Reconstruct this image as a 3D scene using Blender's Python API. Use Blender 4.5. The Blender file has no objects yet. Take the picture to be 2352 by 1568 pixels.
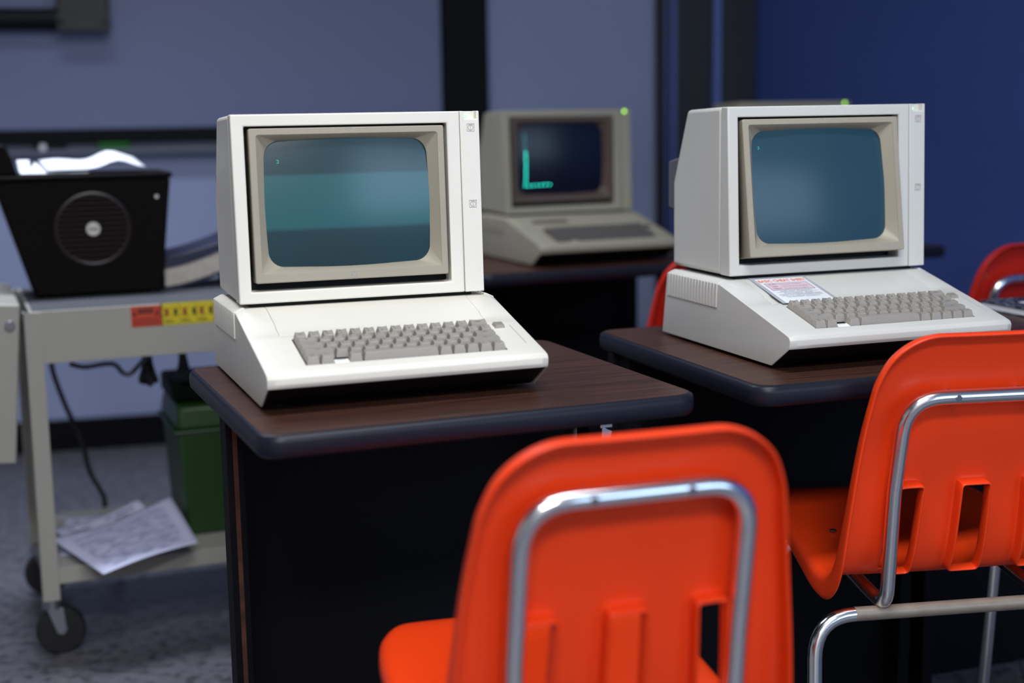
import bpy, bmesh, math, random
from mathutils import Vector, Matrix
random.seed(7)
S = bpy.context.scene
COL = S.collection
V = Vector
PI = math.pi
TZ = 0.72                      # desk height

# ------------------------------------------------------------------ camera
CAM_H = 1.10
pitch, roll, fpx = -0.1603, -0.0163, 3263.8
cam = bpy.data.cameras.new('camera'); cam.sensor_width = 36.0; cam.lens = fpx/2352*36
cam.clip_start = 0.05; cam.clip_end = 60
co = bpy.data.objects.new('camera', cam); COL.objects.link(co); S.camera = co
cp, sp, cr, sr = math.cos(pitch), math.sin(pitch), math.cos(roll), math.sin(roll)
F = V((0, cp, sp)); U = V((0, -sp, cp)); X = V((1, 0, 0))
R_ = cr*X + sr*U; U_ = -sr*X + cr*U
m = Matrix((R_, U_, -F)).transposed().to_4x4(); m.translation = V((0, 0, CAM_H)); co.matrix_world = m
cam.dof.use_dof = True; cam.dof.focus_distance = 2.11; cam.dof.aperture_fstop = 2.0

def ray(u, v):
    x = (u-1176)/fpx; y = -(v-784)/fpx
    return R_*x + U_*y + F
def onz(u, v, z):
    d = ray(u, v); t = (z-CAM_H)/d.z; return V((d.x*t, d.y*t, z))

# ------------------------------------------------------------------ materials
def mat(name, col, rough=.5, metal=0., spec=.5, coat=0., noise=0., nscale=8., bump=0., bscale=200., emit=None, estr=0., col2=None, trans=0.):
    m = bpy.data.materials.new(name); m.use_nodes = True
    nt = m.node_tree; b = nt.nodes['Principled BSDF']
    b.inputs['Base Color'].default_value = (*col, 1); b.inputs['Roughness'].default_value = rough
    b.inputs['Metallic'].default_value = metal; b.inputs['Specular IOR Level'].default_value = spec
    b.inputs['Coat Weight'].default_value = coat; b.inputs['Coat Roughness'].default_value = .08
    b.inputs['Transmission Weight'].default_value = trans
    if emit: b.inputs['Emission Color'].default_value = (*emit, 1); b.inputs['Emission Strength'].default_value = estr
    if noise > 0 or bump > 0:
        tc = nt.nodes.new('ShaderNodeTexCoord')
    if noise > 0:
        n = nt.nodes.new('ShaderNodeTexNoise'); n.inputs['Scale'].default_value = nscale; n.inputs['Detail'].default_value = 5
        nt.links.new(tc.outputs['Object'], n.inputs['Vector'])
        r = nt.nodes.new('ShaderNodeValToRGB'); nt.links.new(n.outputs['Fac'], r.inputs['Fac'])
        c2 = col2 or tuple(c*(1-noise) for c in col)
        r.color_ramp.elements[0].position = .3; r.color_ramp.elements[1].position = .7
        r.color_ramp.elements[0].color = (*c2, 1); r.color_ramp.elements[1].color = (*col, 1)
        nt.links.new(r.outputs['Color'], b.inputs['Base Color'])
    if bump > 0:
        n2 = nt.nodes.new('ShaderNodeTexNoise'); n2.inputs['Scale'].default_value = bscale; n2.inputs['Detail'].default_value = 3
        nt.links.new(tc.outputs['Object'], n2.inputs['Vector'])
        bp = nt.nodes.new('ShaderNodeBump'); bp.inputs['Strength'].default_value = bump; bp.inputs['Distance'].default_value = .002
        nt.links.new(n2.outputs['Fac'], bp.inputs['Height']); nt.links.new(bp.outputs['Normal'], b.inputs['Normal'])
    return m

def wood(name, c1, c2, rough=.38):
    m = bpy.data.materials.new(name); m.use_nodes = True; nt = m.node_tree; b = nt.nodes['Principled BSDF']
    tc = nt.nodes.new('ShaderNodeTexCoord'); mp = nt.nodes.new('ShaderNodeMapping')
    mp.inputs['Scale'].default_value = (3.0, 150, 20)
    nt.links.new(tc.outputs['Object'], mp.inputs['Vector'])
    n = nt.nodes.new('ShaderNodeTexNoise'); n.inputs['Scale'].default_value = 1.6; n.inputs['Detail'].default_value = 6; n.inputs['Distortion'].default_value = .6
    nt.links.new(mp.outputs['Vector'], n.inputs['Vector'])
    r = nt.nodes.new('ShaderNodeValToRGB'); r.color_ramp.elements[0].position = .35; r.color_ramp.elements[1].position = .68
    r.color_ramp.elements[0].color = (*c1, 1); r.color_ramp.elements[1].color = (*c2, 1)
    nt.links.new(n.outputs['Fac'], r.inputs['Fac']); nt.links.new(r.outputs['Color'], b.inputs['Base Color'])
    bp = nt.nodes.new('ShaderNodeBump'); bp.inputs['Strength'].default_value = .15; bp.inputs['Distance'].default_value = .001
    nt.links.new(n.outputs['Fac'], bp.inputs['Height']); nt.links.new(bp.outputs['Normal'], b.inputs['Normal'])
    b.inputs['Roughness'].default_value = rough; b.inputs['Specular IOR Level'].default_value = .35
    return m

def floor_mat():
    m = bpy.data.materials.new('speckled_tile'); m.use_nodes = True; nt = m.node_tree; b = nt.nodes['Principled BSDF']
    tc = nt.nodes.new('ShaderNodeTexCoord'); mp = nt.nodes.new('ShaderNodeMapping'); mp.inputs['Rotation'].default_value = (0, 0, .25)
    nt.links.new(tc.outputs['Object'], mp.inputs['Vector'])
    br = nt.nodes.new('ShaderNodeTexBrick'); br.offset = 0; br.inputs['Scale'].default_value = 1
    br.inputs['Brick Width'].default_value = .305; br.inputs['Row Height'].default_value = .305; br.inputs['Mortar Size'].default_value = .0018
    br.inputs['Color1'].default_value = (.125, .122, .138, 1); br.inputs['Color2'].default_value = (.112, .109, .124, 1); br.inputs['Mortar'].default_value = (.05, .048, .052, 1)
    nt.links.new(mp.outputs['Vector'], br.inputs['Vector'])
    n = nt.nodes.new('ShaderNodeTexNoise'); n.inputs['Scale'].default_value = 38; n.inputs['Detail'].default_value = 4
    nt.links.new(tc.outputs['Object'], n.inputs['Vector'])
    r = nt.nodes.new('ShaderNodeValToRGB'); r.color_ramp.elements[0].position = .36; r.color_ramp.elements[1].position = .52
    r.color_ramp.elements[0].color = (.45, .42, .43, 1); r.color_ramp.elements[1].color = (1, 1, 1, 1)
    nt.links.new(n.outputs['Fac'], r.inputs['Fac'])
    mx = nt.nodes.new('ShaderNodeMix'); mx.data_type = 'RGBA'; mx.blend_type = 'MULTIPLY'; mx.inputs['Factor'].default_value = 1
    nt.links.new(br.outputs['Color'], mx.inputs['A']); nt.links.new(r.outputs['Color'], mx.inputs['B'])
    nt.links.new(mx.outputs['Result'], b.inputs['Base Color'])
    b.inputs['Roughness'].default_value = .42
    return m

def screen_mat(name, base, emit, estr, band=None):
    m = bpy.data.materials.new(name); m.use_nodes = True; nt = m.node_tree; b = nt.nodes['Principled BSDF']
    b.inputs['Base Color'].default_value = (*base, 1); b.inputs['Roughness'].default_value = .24
    b.inputs['Specular IOR Level'].default_value = .6
    b.inputs['Emission Color'].default_value = (*emit, 1); b.inputs['Emission Strength'].default_value = estr
    if band:                                     # the refresh band of the lit raster, caught mid-scan
        z0, z1, gain = band
        tc = nt.nodes.new('ShaderNodeTexCoord'); sx = nt.nodes.new('ShaderNodeSeparateXYZ'); nt.links.new(tc.outputs['Object'], sx.inputs[0])
        r = nt.nodes.new('ShaderNodeMapRange'); r.interpolation_type = 'SMOOTHSTEP'
        r.inputs['From Min'].default_value = z0-.004; r.inputs['From Max'].default_value = z0+.004
        nt.links.new(sx.outputs['Z'], r.inputs['Value'])
        r2 = nt.nodes.new('ShaderNodeMapRange'); r2.interpolation_type = 'SMOOTHSTEP'
        r2.inputs['From Min'].default_value = z1-.003; r2.inputs['From Max'].default_value = z1+.003; r2.inputs['To Min'].default_value = 1; r2.inputs['To Max'].default_value = 0
        nt.links.new(sx.outputs['Z'], r2.inputs['Value'])
        mu = nt.nodes.new('ShaderNodeMath'); mu.operation = 'MULTIPLY'; nt.links.new(r.outputs[0], mu.inputs[0]); nt.links.new(r2.outputs[0], mu.inputs[1])
        ma = nt.nodes.new('ShaderNodeMath'); ma.operation = 'MULTIPLY_ADD'; ma.inputs[1].default_value = gain; ma.inputs[2].default_value = estr
        nt.links.new(mu.outputs[0], ma.inputs[0]); nt.links.new(ma.outputs[0], b.inputs['Emission Strength'])
    return m

def paper_mat(name, col, ink, rows=26., strength=.8):
    """printed sheet: broken ink rows in the sheet's own UV"""
    m = bpy.data.materials.new(name); m.use_nodes = True; nt = m.node_tree; b = nt.nodes['Principled BSDF']
    uv = nt.nodes.new('ShaderNodeTexCoord'); sx = nt.nodes.new('ShaderNodeSeparateXYZ'); nt.links.new(uv.outputs['UV'], sx.inputs[0])
    w = nt.nodes.new('ShaderNodeMath'); w.operation = 'MULTIPLY'; w.inputs[1].default_value = rows; nt.links.new(sx.outputs['Y'], w.inputs[0])
    fr = nt.nodes.new('ShaderNodeMath'); fr.operation = 'FRACT'; nt.links.new(w.outputs[0], fr.inputs[0])
    gt = nt.nodes.new('ShaderNodeMath'); gt.operation = 'GREATER_THAN'; gt.inputs[1].default_value = .55; nt.links.new(fr.outputs[0], gt.inputs[0])
    mp = nt.nodes.new('ShaderNodeMapping'); mp.inputs['Scale'].default_value = (7, rows*1.0, 1); nt.links.new(uv.outputs['UV'], mp.inputs['Vector'])
    n = nt.nodes.new('ShaderNodeTexNoise'); n.inputs['Scale'].default_value = 1.; n.inputs['Detail'].default_value = 6; nt.links.new(mp.outputs[0], n.inputs['Vector'])
    g2 = nt.nodes.new('ShaderNodeMath'); g2.operation = 'GREATER_THAN'; g2.inputs[1].default_value = .49; nt.links.new(n.outputs['Fac'], g2.inputs[0])
    a = nt.nodes.new('ShaderNodeMath'); a.operation = 'MULTIPLY'; nt.links.new(gt.outputs[0], a.inputs[0]); nt.links.new(g2.outputs[0], a.inputs[1])
    # margins
    pr = a
    for ax, lo, hi in (('X', .1, .9), ('Y', .08, .92)):
        for op, t in (('GREATER_THAN', lo), ('LESS_THAN', hi)):
            c = nt.nodes.new('ShaderNodeMath'); c.operation = op; c.inputs[1].default_value = t; nt.links.new(sx.outputs[ax], c.inputs[0])
            q = nt.nodes.new('ShaderNodeMath'); q.operation = 'MULTIPLY'; nt.links.new(pr.outputs[0], q.inputs[0]); nt.links.new(c.outputs[0], q.inputs[1]); pr = q
    st = nt.nodes.new('ShaderNodeMath'); st.operation = 'MULTIPLY'; st.inputs[1].default_value = strength; nt.links.new(pr.outputs[0], st.inputs[0])
    mx = nt.nodes.new('ShaderNodeMix'); mx.data_type = 'RGBA'; mx.inputs['A'].default_value = (*col, 1); mx.inputs['B'].default_value = (*ink, 1)
    nt.links.new(st.outputs[0], mx.inputs['Factor']); nt.links.new(mx.outputs['Result'], b.inputs['Base Color'])
    b.inputs['Roughness'].default_value = .7
    return m

def marbled(name):
    m = bpy.data.materials.new(name); m.use_nodes = True; nt = m.node_tree; b = nt.nodes['Principled BSDF']
    tc = nt.nodes.new('ShaderNodeTexCoord'); n = nt.nodes.new('ShaderNodeTexNoise'); n.inputs['Scale'].default_value = 150; n.inputs['Detail'].default_value = 4
    nt.links.new(tc.outputs['Object'], n.inputs['Vector'])
    r = nt.nodes.new('ShaderNodeValToRGB'); r.color_ramp.elements[0].position = .50; r.color_ramp.elements[1].position = .60
    r.color_ramp.elements[0].color = (.006, .007, .02, 1); r.color_ramp.elements[1].color = (.22, .24, .33, 1)
    nt.links.new(n.outputs['Fac'], r.inputs['Fac']); nt.links.new(r.outputs['Color'], b.inputs['Base Color']); b.inputs['Roughness'].default_value = .5
    return m

M = dict(
    cream=mat('cream_plastic', (.82, .78, .69), .42, noise=.06, nscale=5, bump=.06, bscale=900),
    platinum=mat('grey_cream_plastic', (.67, .655, .605), .42, noise=.06, nscale=5, bump=.06, bscale=900),
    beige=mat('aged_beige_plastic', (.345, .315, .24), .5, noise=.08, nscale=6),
    bezel=mat('taupe_plastic', (.385, .34, .26), .45, noise=.08, nscale=9, bump=.05, bscale=900),
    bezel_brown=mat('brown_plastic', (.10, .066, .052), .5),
    keycap=mat('grey_key_plastic', (.335, .305, .27), .45, noise=.05, nscale=30),
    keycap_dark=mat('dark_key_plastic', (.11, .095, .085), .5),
    legend=mat('legend_ink', (.05, .045, .04), .6),
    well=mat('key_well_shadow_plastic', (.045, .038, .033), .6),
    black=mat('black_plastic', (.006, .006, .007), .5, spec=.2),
    soft_black=mat('black_laminate', (.004, .004, .006), .6, spec=.12),
    edge=mat('black_vinyl_edge', (.008, .010, .019), .42, spec=.3),
    groove=mat('engraved_line', (.46, .45, .42), .6),
    orange=mat('orange_shell_plastic', (.86, .052, .007), .33, spec=.35, noise=.05, nscale=6, bump=.12, bscale=420),
    red=mat('red_shell_plastic', (.62, .020, .008), .36, spec=.35, noise=.05, nscale=6, bump=.12, bscale=420),
    chrome=mat('chrome_tube', (.90, .91, .94), .18, metal=1, noise=.05, nscale=20),
    tan_tube=mat('worn_tan_tube', (.30, .25, .2), .45, metal=.3, noise=.2, nscale=40),
    steel=mat('dull_steel', (.35, .36, .4), .35, metal=1),
    wood=wood('walnut_laminate', (.030, .0135, .0095), (.092, .036, .023)),
    wood_edge=wood('walnut_panel_edge', (.05, .018, .01), (.10, .038, .022)),
    white_wall=mat('blue_grey_wall_paint', (.31, .355, .55), .6, noise=.04, nscale=3, bump=.05, bscale=300),
    blue_wall=mat('deep_blue_wall_paint', (.060, .105, .36), .6, noise=.06, nscale=4, bump=.05, bscale=300),
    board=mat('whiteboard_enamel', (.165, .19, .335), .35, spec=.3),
    dark_wall=mat('dark_paint', (.07, .07, .085), .7, noise=.05, nscale=2),
    far_wall=mat('grey_wall_paint', (.37, .365, .36), .7, noise=.05, nscale=2),
    ceiling=mat('ceiling_tile', (.45, .45, .48), .8, noise=.1, nscale=12),
    trim=mat('black_trim', (.003, .003, .005), .6, spec=.15),
    brown_black=mat('dark_brown_metal', (.007, .006, .008), .5, noise=.3, nscale=8),
    blue_lit_edge=mat('blue_lit_metal', (.10, .15, .42), .35),  # blue light on the casing's metal edges, put into the colour
    floor=floor_mat(),
    cart=mat('beige_enamel', (.36, .345, .305), .4, noise=.04, nscale=10),
    shelf=mat('grey_shelf_mat', (.075, .078, .090), .55),
    tray=mat('grey_tray_metal', (.11, .12, .17), .5),
    rear_grey=mat('slate_grey_plastic', (.12, .12, .135), .55),
    rubber=mat('black_rubber', (.008, .008, .009), .6),
    case=mat('dark_brown_case', (.0035, .002, .0018), .75, spec=.12, bump=.15, bscale=400),
    grille=mat('brown_grille_bar', (.016, .008, .008), .4),
    badge=mat('silver_badge', (.62, .58, .54), .4, metal=.2),
    paper=mat('white_paper', (.80, .80, .84), .7),
    print1=paper_mat('printed_paper', (.60, .60, .80), (.08, .10, .28), 34., .95),
    print2=paper_mat('printed_paper_sparse', (.62, .62, .80), (.07, .08, .16), 11., .95),
    navy=mat('navy_cover', (.012, .014, .04), .5),
    pages=mat('cream_page_edges', (.52, .46, .40), .7, noise=.25, nscale=60),
    green=mat('dark_green_plastic', (.012, .048, .006), .42, noise=.1, nscale=5),
    green_dark=mat('green_black_lid', (.003, .005, .003), .6, spec=.12),
    felt_green=mat('green_eraser', (.01, .16, .015), .7),
    cord=mat('black_cord', (.008, .008, .010), .45),
    grey_cord=mat('grey_cord', (.11, .12, .16), .45),
    lred=mat('red_label', (.55, .055, .02), .5), lred_dark=mat('dark_red_print', (.16, .012, .008), .5),
    lyel=mat('yellow_label', (.62, .50, .01), .5), ink=mat('black_ink', (.008, .008, .008), .6),
    card=mat('white_card', (.86, .87, .90), .35), pink=mat('pink_card_print', (.80, .60, .66), .4), orange_ink=mat('orange_ink', (.85, .17, .06), .5),
    ink_grey=mat('grey_ink', (.16, .16, .22), .6),
    laminate=mat('clear_laminate_edge', (.45, .46, .50), .2),
    marble=marbled('marbled_cover'),
    led=mat('green_lamp', (.3, .9, .5), .4, emit=(.45, 1, .62), estr=.8),
    led_y=mat('yellow_green_lamp', (.4, .9, .1), .4, emit=(.42, 1, .06), estr=2.5),
    phos=mat('phosphor_text', (.02, .3, .2), .4, emit=(.03, .75, .45), estr=.55),
    phos_bright=mat('bright_phosphor_text', (.02, .3, .2), .4, emit=(.02, .9, .72), estr=9.),
    phos_dim=mat('dim_phosphor_text', (.02, .3, .2), .4, emit=(.02, .55, .62), estr=1.6),
    power=mat('white_power_lens', (.88, .88, .84), .3),
    tape=mat('tan_bracket_dimmed', (.017, .014, .010), .5),  # tan taken almost to black, corner vignette put into the colour
)
M['scrA'] = screen_mat('crt_glass_scanning', (.012, .022, .034), (.05, .40, .45), .055, (-.142, -.065, .135))
M['scrB'] = screen_mat('crt_glass_lit', (.012, .024, .042), (.10, .40, .58), .085)
M['scrB'].node_tree.nodes['Principled BSDF'].inputs['Specular IOR Level'].default_value = .38
M['scrC'] = screen_mat('crt_glass_dark', (.003, .005, .012), (.05, .1, .4), .012)
M['scrC'].node_tree.nodes['Principled BSDF'].inputs['Specular IOR Level'].default_value = .3

# ------------------------------------------------------------------ mesh helpers
class MB:
    def __init__(s): s.v = []; s.f = []; s.mi = []; s.uv = None
    def add(s, vs, fs, mi=0):
        b = len(s.v); s.v += [tuple(p) for p in vs]; s.f += [tuple(i+b for i in f) for f in fs]; s.mi += [mi]*len(fs); return s
    def box(s, x0, y0, z0, x1, y1, z1, mi=0):
        return s.add([(x0,y0,z0),(x1,y0,z0),(x1,y1,z0),(x0,y1,z0),(x0,y0,z1),(x1,y0,z1),(x1,y1,z1),(x0,y1,z1)],
              [(0,3,2,1),(4,5,6,7),(0,1,5,4),(1,2,6,5),(2,3,7,6),(3,0,4,7)], mi)
    def obox(s, o, a, b, c, mi=0):
        """box from corner o with edge vectors a, b, c"""
        o, a, b, c = V(o), V(a), V(b), V(c)
        vs = [o, o+a, o+a+b, o+b, o+c, o+a+c, o+a+b+c, o+b+c]
        fl = a.cross(b).dot(c) < 0
        fs = [(0,3,2,1),(4,5,6,7),(0,1,5,4),(1,2,6,5),(2,3,7,6),(3,0,4,7)]
        return s.add(vs, [f[::-1] for f in fs] if fl else fs, mi)
    def loft(s, rings, mi=0, cap=True, closed=True):
        n = len(rings[0]); vs = [p for r in rings for p in r]; fs = []
        for i in range(len(rings)-1):
            for j in range(n if closed else n-1):
                k = (j+1) % n; fs.append((i*n+j, i*n+k, (i+1)*n+k, (i+1)*n+j))
        if cap: fs.append(tuple(range(n))[::-1]); fs.append(tuple((len(rings)-1)*n+j for j in range(n)))
        return s.add(vs, fs, mi)
    def prism_x(s, prof, x0, x1, mi=0):
        """prof: (y,z) polygon extruded along x"""
        return s.loft([[(x0, y, z) for y, z in prof], [(x1, y, z) for y, z in prof]], mi)
    def prism_y(s, prof, y0, y1, mi=0):
        return s.loft([[(x, y0, z) for x, z in prof], [(x, y1, z) for x, z in prof]], mi)
    def prism_z(s, prof, z0, z1, mi=0):
        return s.loft([[(x, y, z0) for x, y in prof], [(x, y, z1) for x, y in prof]], mi)
    def tube(s, pts, r, n=12, mi=0, cap=True):
        pts = [V(p) for p in pts]; rings = []; up = None
        for i, p in enumerate(pts):
            t = (pts[min(i+1, len(pts)-1)]-pts[max(i-1, 0)]).normalized()
            if up is None:
                up = t.orthogonal().normalized()
            up = (up - t*up.dot(t)).normalized(); w = t.cross(up)
            rr = r[i] if isinstance(r, (list, tuple)) else r
            rings.append([p+up*rr*math.cos(a*2*PI/n)+w*rr*math.sin(a*2*PI/n) for a in range(n)])
        return s.loft(rings, mi, cap)
    def disc(s, c, ax, r, h, n=24, mi=0):
        c = V(c); ax = V(ax).normalized(); return s.tube([c, c+ax*h], r, n, mi)
    def mesh(s, name, mats):
        me = bpy.data.meshes.new(name); me.from_pydata(s.v, [], s.f)
        for q in mats: me.materials.append(q)
        if len(mats) > 1: me.polygons.foreach_set('material_index', s.mi)
        me.update()
        bm = bmesh.new(); bm.from_mesh(me); bmesh.ops.remove_doubles(bm, verts=bm.verts, dist=1e-6); bmesh.ops.recalc_face_normals(bm, faces=bm.faces); bm.to_mesh(me); bm.free()
        return me
    def build(s, name, mats, parent=None, bevel=0., seg=2, smooth=True, ang=35, label=None, loc=None, rot=None):
        if not isinstance(mats, (list, tuple)): mats = [mats]
        return link(name, s.mesh(name, mats), parent, bevel, seg, smooth, ang, label, loc, rot)

def link(name, me, parent=None, bevel=0., seg=2, smooth=True, ang=35, label=None, loc=None, rot=None):
    if smooth:
        me.polygons.foreach_set('use_smooth', [True]*len(me.polygons))
        try: me.set_sharp_from_angle(angle=math.radians(ang))
        except Exception: pass
    o = bpy.data.objects.new(name, me); COL.objects.link(o)
    if parent: o.parent = parent
    if loc: o.location = loc
    if rot: o.rotation_euler = rot
    if bevel > 0:
        b = o.modifiers.new('bevel', 'BEVEL'); b.width = bevel; b.segments = seg; b.limit_method = 'ANGLE'; b.angle_limit = math.radians(30); b.use_clamp_overlap = True
        b.harden_normals = False
    if label: o['label'] = label
    return o

def empty(name, loc, rz, label, cat, group=None):
    o = bpy.data.objects.new(name, None); COL.objects.link(o); o.location = loc; o.rotation_euler = (0, 0, rz); o.empty_display_size = .05
    return tag(o, label, cat, group)
def tag(o, label, cat, group=None):
    o['label'] = label; o['category'] = cat
    if group: o['group'] = group
    return o
def struct(o): o['kind'] = 'structure'; return o

def spline(pts, n=8):
    """Catmull-Rom through pts"""
    pts = [V(p) for p in pts]; P = [2*pts[0]-pts[1]]+pts+[2*pts[-1]-pts[-2]]; out = []
    for i in range(1, len(P)-2):
        for k in range(n):
            t = k/n; a, b, c, d = P[i-1], P[i], P[i+1], P[i+2]
            out.append(.5*((2*b)+(c-a)*t+(2*a-5*b+4*c-d)*t*t+(3*b-a-3*c+d)*t**3))
    out.append(pts[-1]); return out
def fillet(pts, r, n=6):
    """polyline with rounded corners"""
    pts = [V(p) for p in pts]; out = [pts[0]]
    for i in range(1, len(pts)-1):
        a, b, c = pts[i-1], pts[i], pts[i+1]; d1 = (a-b); d2 = (c-b)
        q = min(r, d1.length*.49, d2.length*.49); p0 = b+d1.normalized()*q; p1 = b+d2.normalized()*q
        for k in range(n+1):
            t = k/n; out.append((1-t)**2*p0+2*t*(1-t)*b+t*t*p1)
    out.append(pts[-1]); return out
def rrect(w, h, r, n=6, bow=0.):
    """closed rounded rectangle about the origin, optional outward bow of the sides"""
    out = []; m_ = 8
    for cx, cy, a0 in ((w/2-r, h/2-r, 0), (-w/2+r, h/2-r, 90), (-w/2+r, -h/2+r, 180), (w/2-r, -h/2+r, 270)):
        for k in range(n+1):
            a = math.radians(a0+90*k/n); out.append((cx+r*math.cos(a), cy+r*math.sin(a)))
        # straight run to next corner
        x0, y0 = out[-1]; nx = {0: (-w/2+r, h/2), 90: (-w/2, -h/2+r), 180: (w/2-r, -h/2), 270: (w/2, h/2-r)}[a0]
        for k in range(1, m_):
            t = k/m_; out.append((x0+(nx[0]-x0)*t, y0+(nx[1]-y0)*t))
    if bow:
        o2 = []
        for x, y in out:
            o2.append((x*(1+bow/(w/2)*(1-(y/(h/2))**2)), y*(1+bow/(h/2)*(1-(x/(w/2))**2))))
        out = o2
    return out

_tx = {}
def text_geo(s, size, align='CENTER', bold=0.):
    key = (s, size, align, bold)
    if key in _tx: return _tx[key]
    cu = bpy.data.curves.new('glyphs', 'FONT'); cu.body = s; cu.size = size; cu.align_x = align; cu.align_y = 'CENTER'; cu.resolution_u = 2; cu.offset = bold
    o = bpy.data.objects.new('glyphs', cu); COL.objects.link(o)
    dg = bpy.context.evaluated_depsgraph_get(); dg.update()
    me = bpy.data.meshes.new_from_object(o.evaluated_get(dg))
    r = ([tuple(v.co) for v in me.vertices], [tuple(p.vertices) for p in me.polygons])
    bpy.data.objects.remove(o); bpy.data.curves.remove(cu); bpy.data.meshes.remove(me)
    _tx[key] = r; return r
def add_text(mb, s, size, o, ux, uy, mi=0, align='CENTER', bold=0., sx=1.):
    vs, fs = text_geo(s, size, align, bold); o, ux, uy = V(o), V(ux), V(uy)
    mb.add([o+ux*(x*sx)+uy*y for x, y, z in vs], fs, mi)

# ------------------------------------------------------------------ room
WY = .2437; WO = V((-1.614, 4.634, 0)); WD = V((math.cos(WY), math.sin(WY), 0)); WN = V((math.sin(WY), -math.cos(WY), 0))
def wp(s, z, off=0.): return WO + WD*s + WN*off + V((0, 0, z))
def wall_s(u, v, off=0.):
    d = ray(u, v); o = V((0, 0, CAM_H)); n = WN; t = ((WO+WN*off-o).dot(n))/d.dot(n); q = o+d*t; return (q-WO).dot(WD), q.z
def wbox(mb, s0, s1, z0, z1, o0, o1, mi=0): return mb.obox(wp(s0, z0, o0), WD*(s1-s0), WN*(o1-o0), V((0, 0, z1-z0)), mi)
HC = 2.75
struct(MB().box(-4.5, -4.5, -.08, 6.5, 7, 0).build('floor', M['floor'], smooth=False))
SC = 2.574; CORN = wp(SC, 0)
RD = V((math.cos(-1.0), math.sin(-1.0), 0)); RN = V((-math.sin(-1.0), math.cos(-1.0), 0))   # right wall runs towards the camera; RN points away from the room
w = MB(); wbox(w, -1.05, SC+.12, 0, HC, -.12, 0); struct(w.build('wall_back', M['white_wall'], smooth=False))
w = MB(); w.obox(CORN, RD*7.0, RN*.12, V((0, 0, HC))); struct(w.build('wall_right', M['blue_wall'], smooth=False))
LW = wp(-1.02, 0); w = MB(); w.box(LW.x-.12, -2.6, 0, LW.x, LW.y+.05, HC); struct(w.build('wall_left', M['far_wall'], smooth=False))
RE = CORN+RD*7.0; w = MB(); a = V((LW.x-.1, -2.6, 0)); b = V((RE.x+.1, RE.y-.2, 0)); w.obox(a, b-a, V((.1, -.4, 0)), V((0, 0, HC))); struct(w.build('wall_front', M['far_wall'], smooth=False))
FD = (b-a).normalized(); FN = V((-FD.y, FD.x, 0)); fl = (b-a).length
def fbox(mb, s0, s1, z0, z1, o0, o1): return mb.obox(a+FD*s0+FN*o0+V((0, 0, z0)), FD*(s1-s0), FN*(o1-o0), V((0, 0, z1-z0)))
w0, w1 = 4.9, 7.2
wn = struct(fbox(MB(), w0, w1, .85, 2.35, .002, .012).build('window_1', mat('daylight_glass', (.2, .25, .3), .2, emit=(.55, .75, 1.), estr=3.6), smooth=False))
t = MB()
for q0, q1 in ((w0-.05, w0), ((w0+w1)/2-.02, (w0+w1)/2+.02), (w1, w1+.05)): fbox(t, q0, q1, .80, 2.40, .002, .04)
for q0, q1 in ((.80, .85), (2.35, 2.40)): fbox(t, w0-.05, w1+.05, q0, q1, .002, .04)
t.build('window_frame', M['trim'], wn, .003)
struct(MB().box(-4.5, -4.5, HC, 6.5, 7, HC+.08).build('ceiling', M['ceiling'], smooth=False))
w = MB(); wbox(w, -1.0, 1.428, 0.0, .108, 0, .014); struct(w.build('baseboard_back', M['trim'], bevel=.004))
w = MB(); wbox(w, 1.428, 1.586, 0, HC, 0, .045); struct(w.build('trim_1', M['trim'], bevel=.004))            # black pilaster between the two boards
w = MB(); wbox(w, 2.205, SC-.002, 0, HC, 0, .05); struct(w.build('trim_2', M['brown_black'], bevel=.004))     # dark door casing at the corner
for i, (s0, s1, o) in enumerate(((2.225, 2.232, .060), (2.247, 2.262, .066), (2.402, 2.430, .070))):
    w = MB(); wbox(w, s0, s1, 0, HC, .05, o); struct(w.build('trim_%d' % (i+3), M['blue_lit_edge'], bevel=.002))  # casing edge strips, coloured as if lit blue
w = MB(); wbox(w, 1.586, 1.602, 0, HC, 0, .02); struct(w.build('trim_6', M['white_wall'], bevel=.003))

# whiteboard with frame rail and tray
WBx = wp(.2, 1.0)
wb = empty('whiteboard', wp(.2, 1.02, .004), WY, 'long wall whiteboard with black bottom rail and grey marker tray', 'whiteboard')
def lwb(mb, s0, s1, z0, z1, o0, o1): return mb.box(s0-.2, -(o1-.004), z0-1.02, s1-.2, -(o0-.004), z1-1.02)
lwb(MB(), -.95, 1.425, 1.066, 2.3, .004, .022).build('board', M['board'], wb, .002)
lwb(MB(), -.95, 1.425, 1.022, 1.066, .004, .034).build('bottom_rail', M['trim'], wb, .003)
t = MB(); lwb(t, -.95, 1.0, .986, .991, .004, .078); lwb(t, -.95, 1.0, .991, 1.002, .073, .078); lwb(t, -.95, 1.0, .991, 1.022, .004, .009)
t.build('marker_tray', M['tray'], wb, .001)
def on_tray(u0, u1, h, dp, name, mt, label, cat, parts=None):
    s0, _ = wall_s(u0, 338, .04); s1, _ = wall_s(u1, 338, .04); L = s1-s0
    e = empty(name, wp((s0+s1)/2, .9916, .040), WY, label, cat)
    return e, L
e, L = on_tray(225, 300, .03, .05, 'board_eraser', None, 'green felt eraser lying on the whiteboard tray', 'eraser')
MB().box(-L/2, -.022, 0, L/2, .026, .016).build('felt_pad', M['felt_green'], e, .002); MB().box(-L/2, -.022, .016, L/2, .026, .029).build('grip', M['felt_green'], e, .005)
e, L = on_tray(78, 152, .03, .05, 'board_eraser', None, 'black eraser with a pale band lying at the left of the whiteboard tray', 'eraser')
MB().box(-L/2, -.022, 0, L/2, .026, .014).build('felt_pad', M['rubber'], e, .002); MB().box(-L/2, -.022, .014, L/2, .026, .0265).build('grip', M['black'], e, .005)
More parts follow.
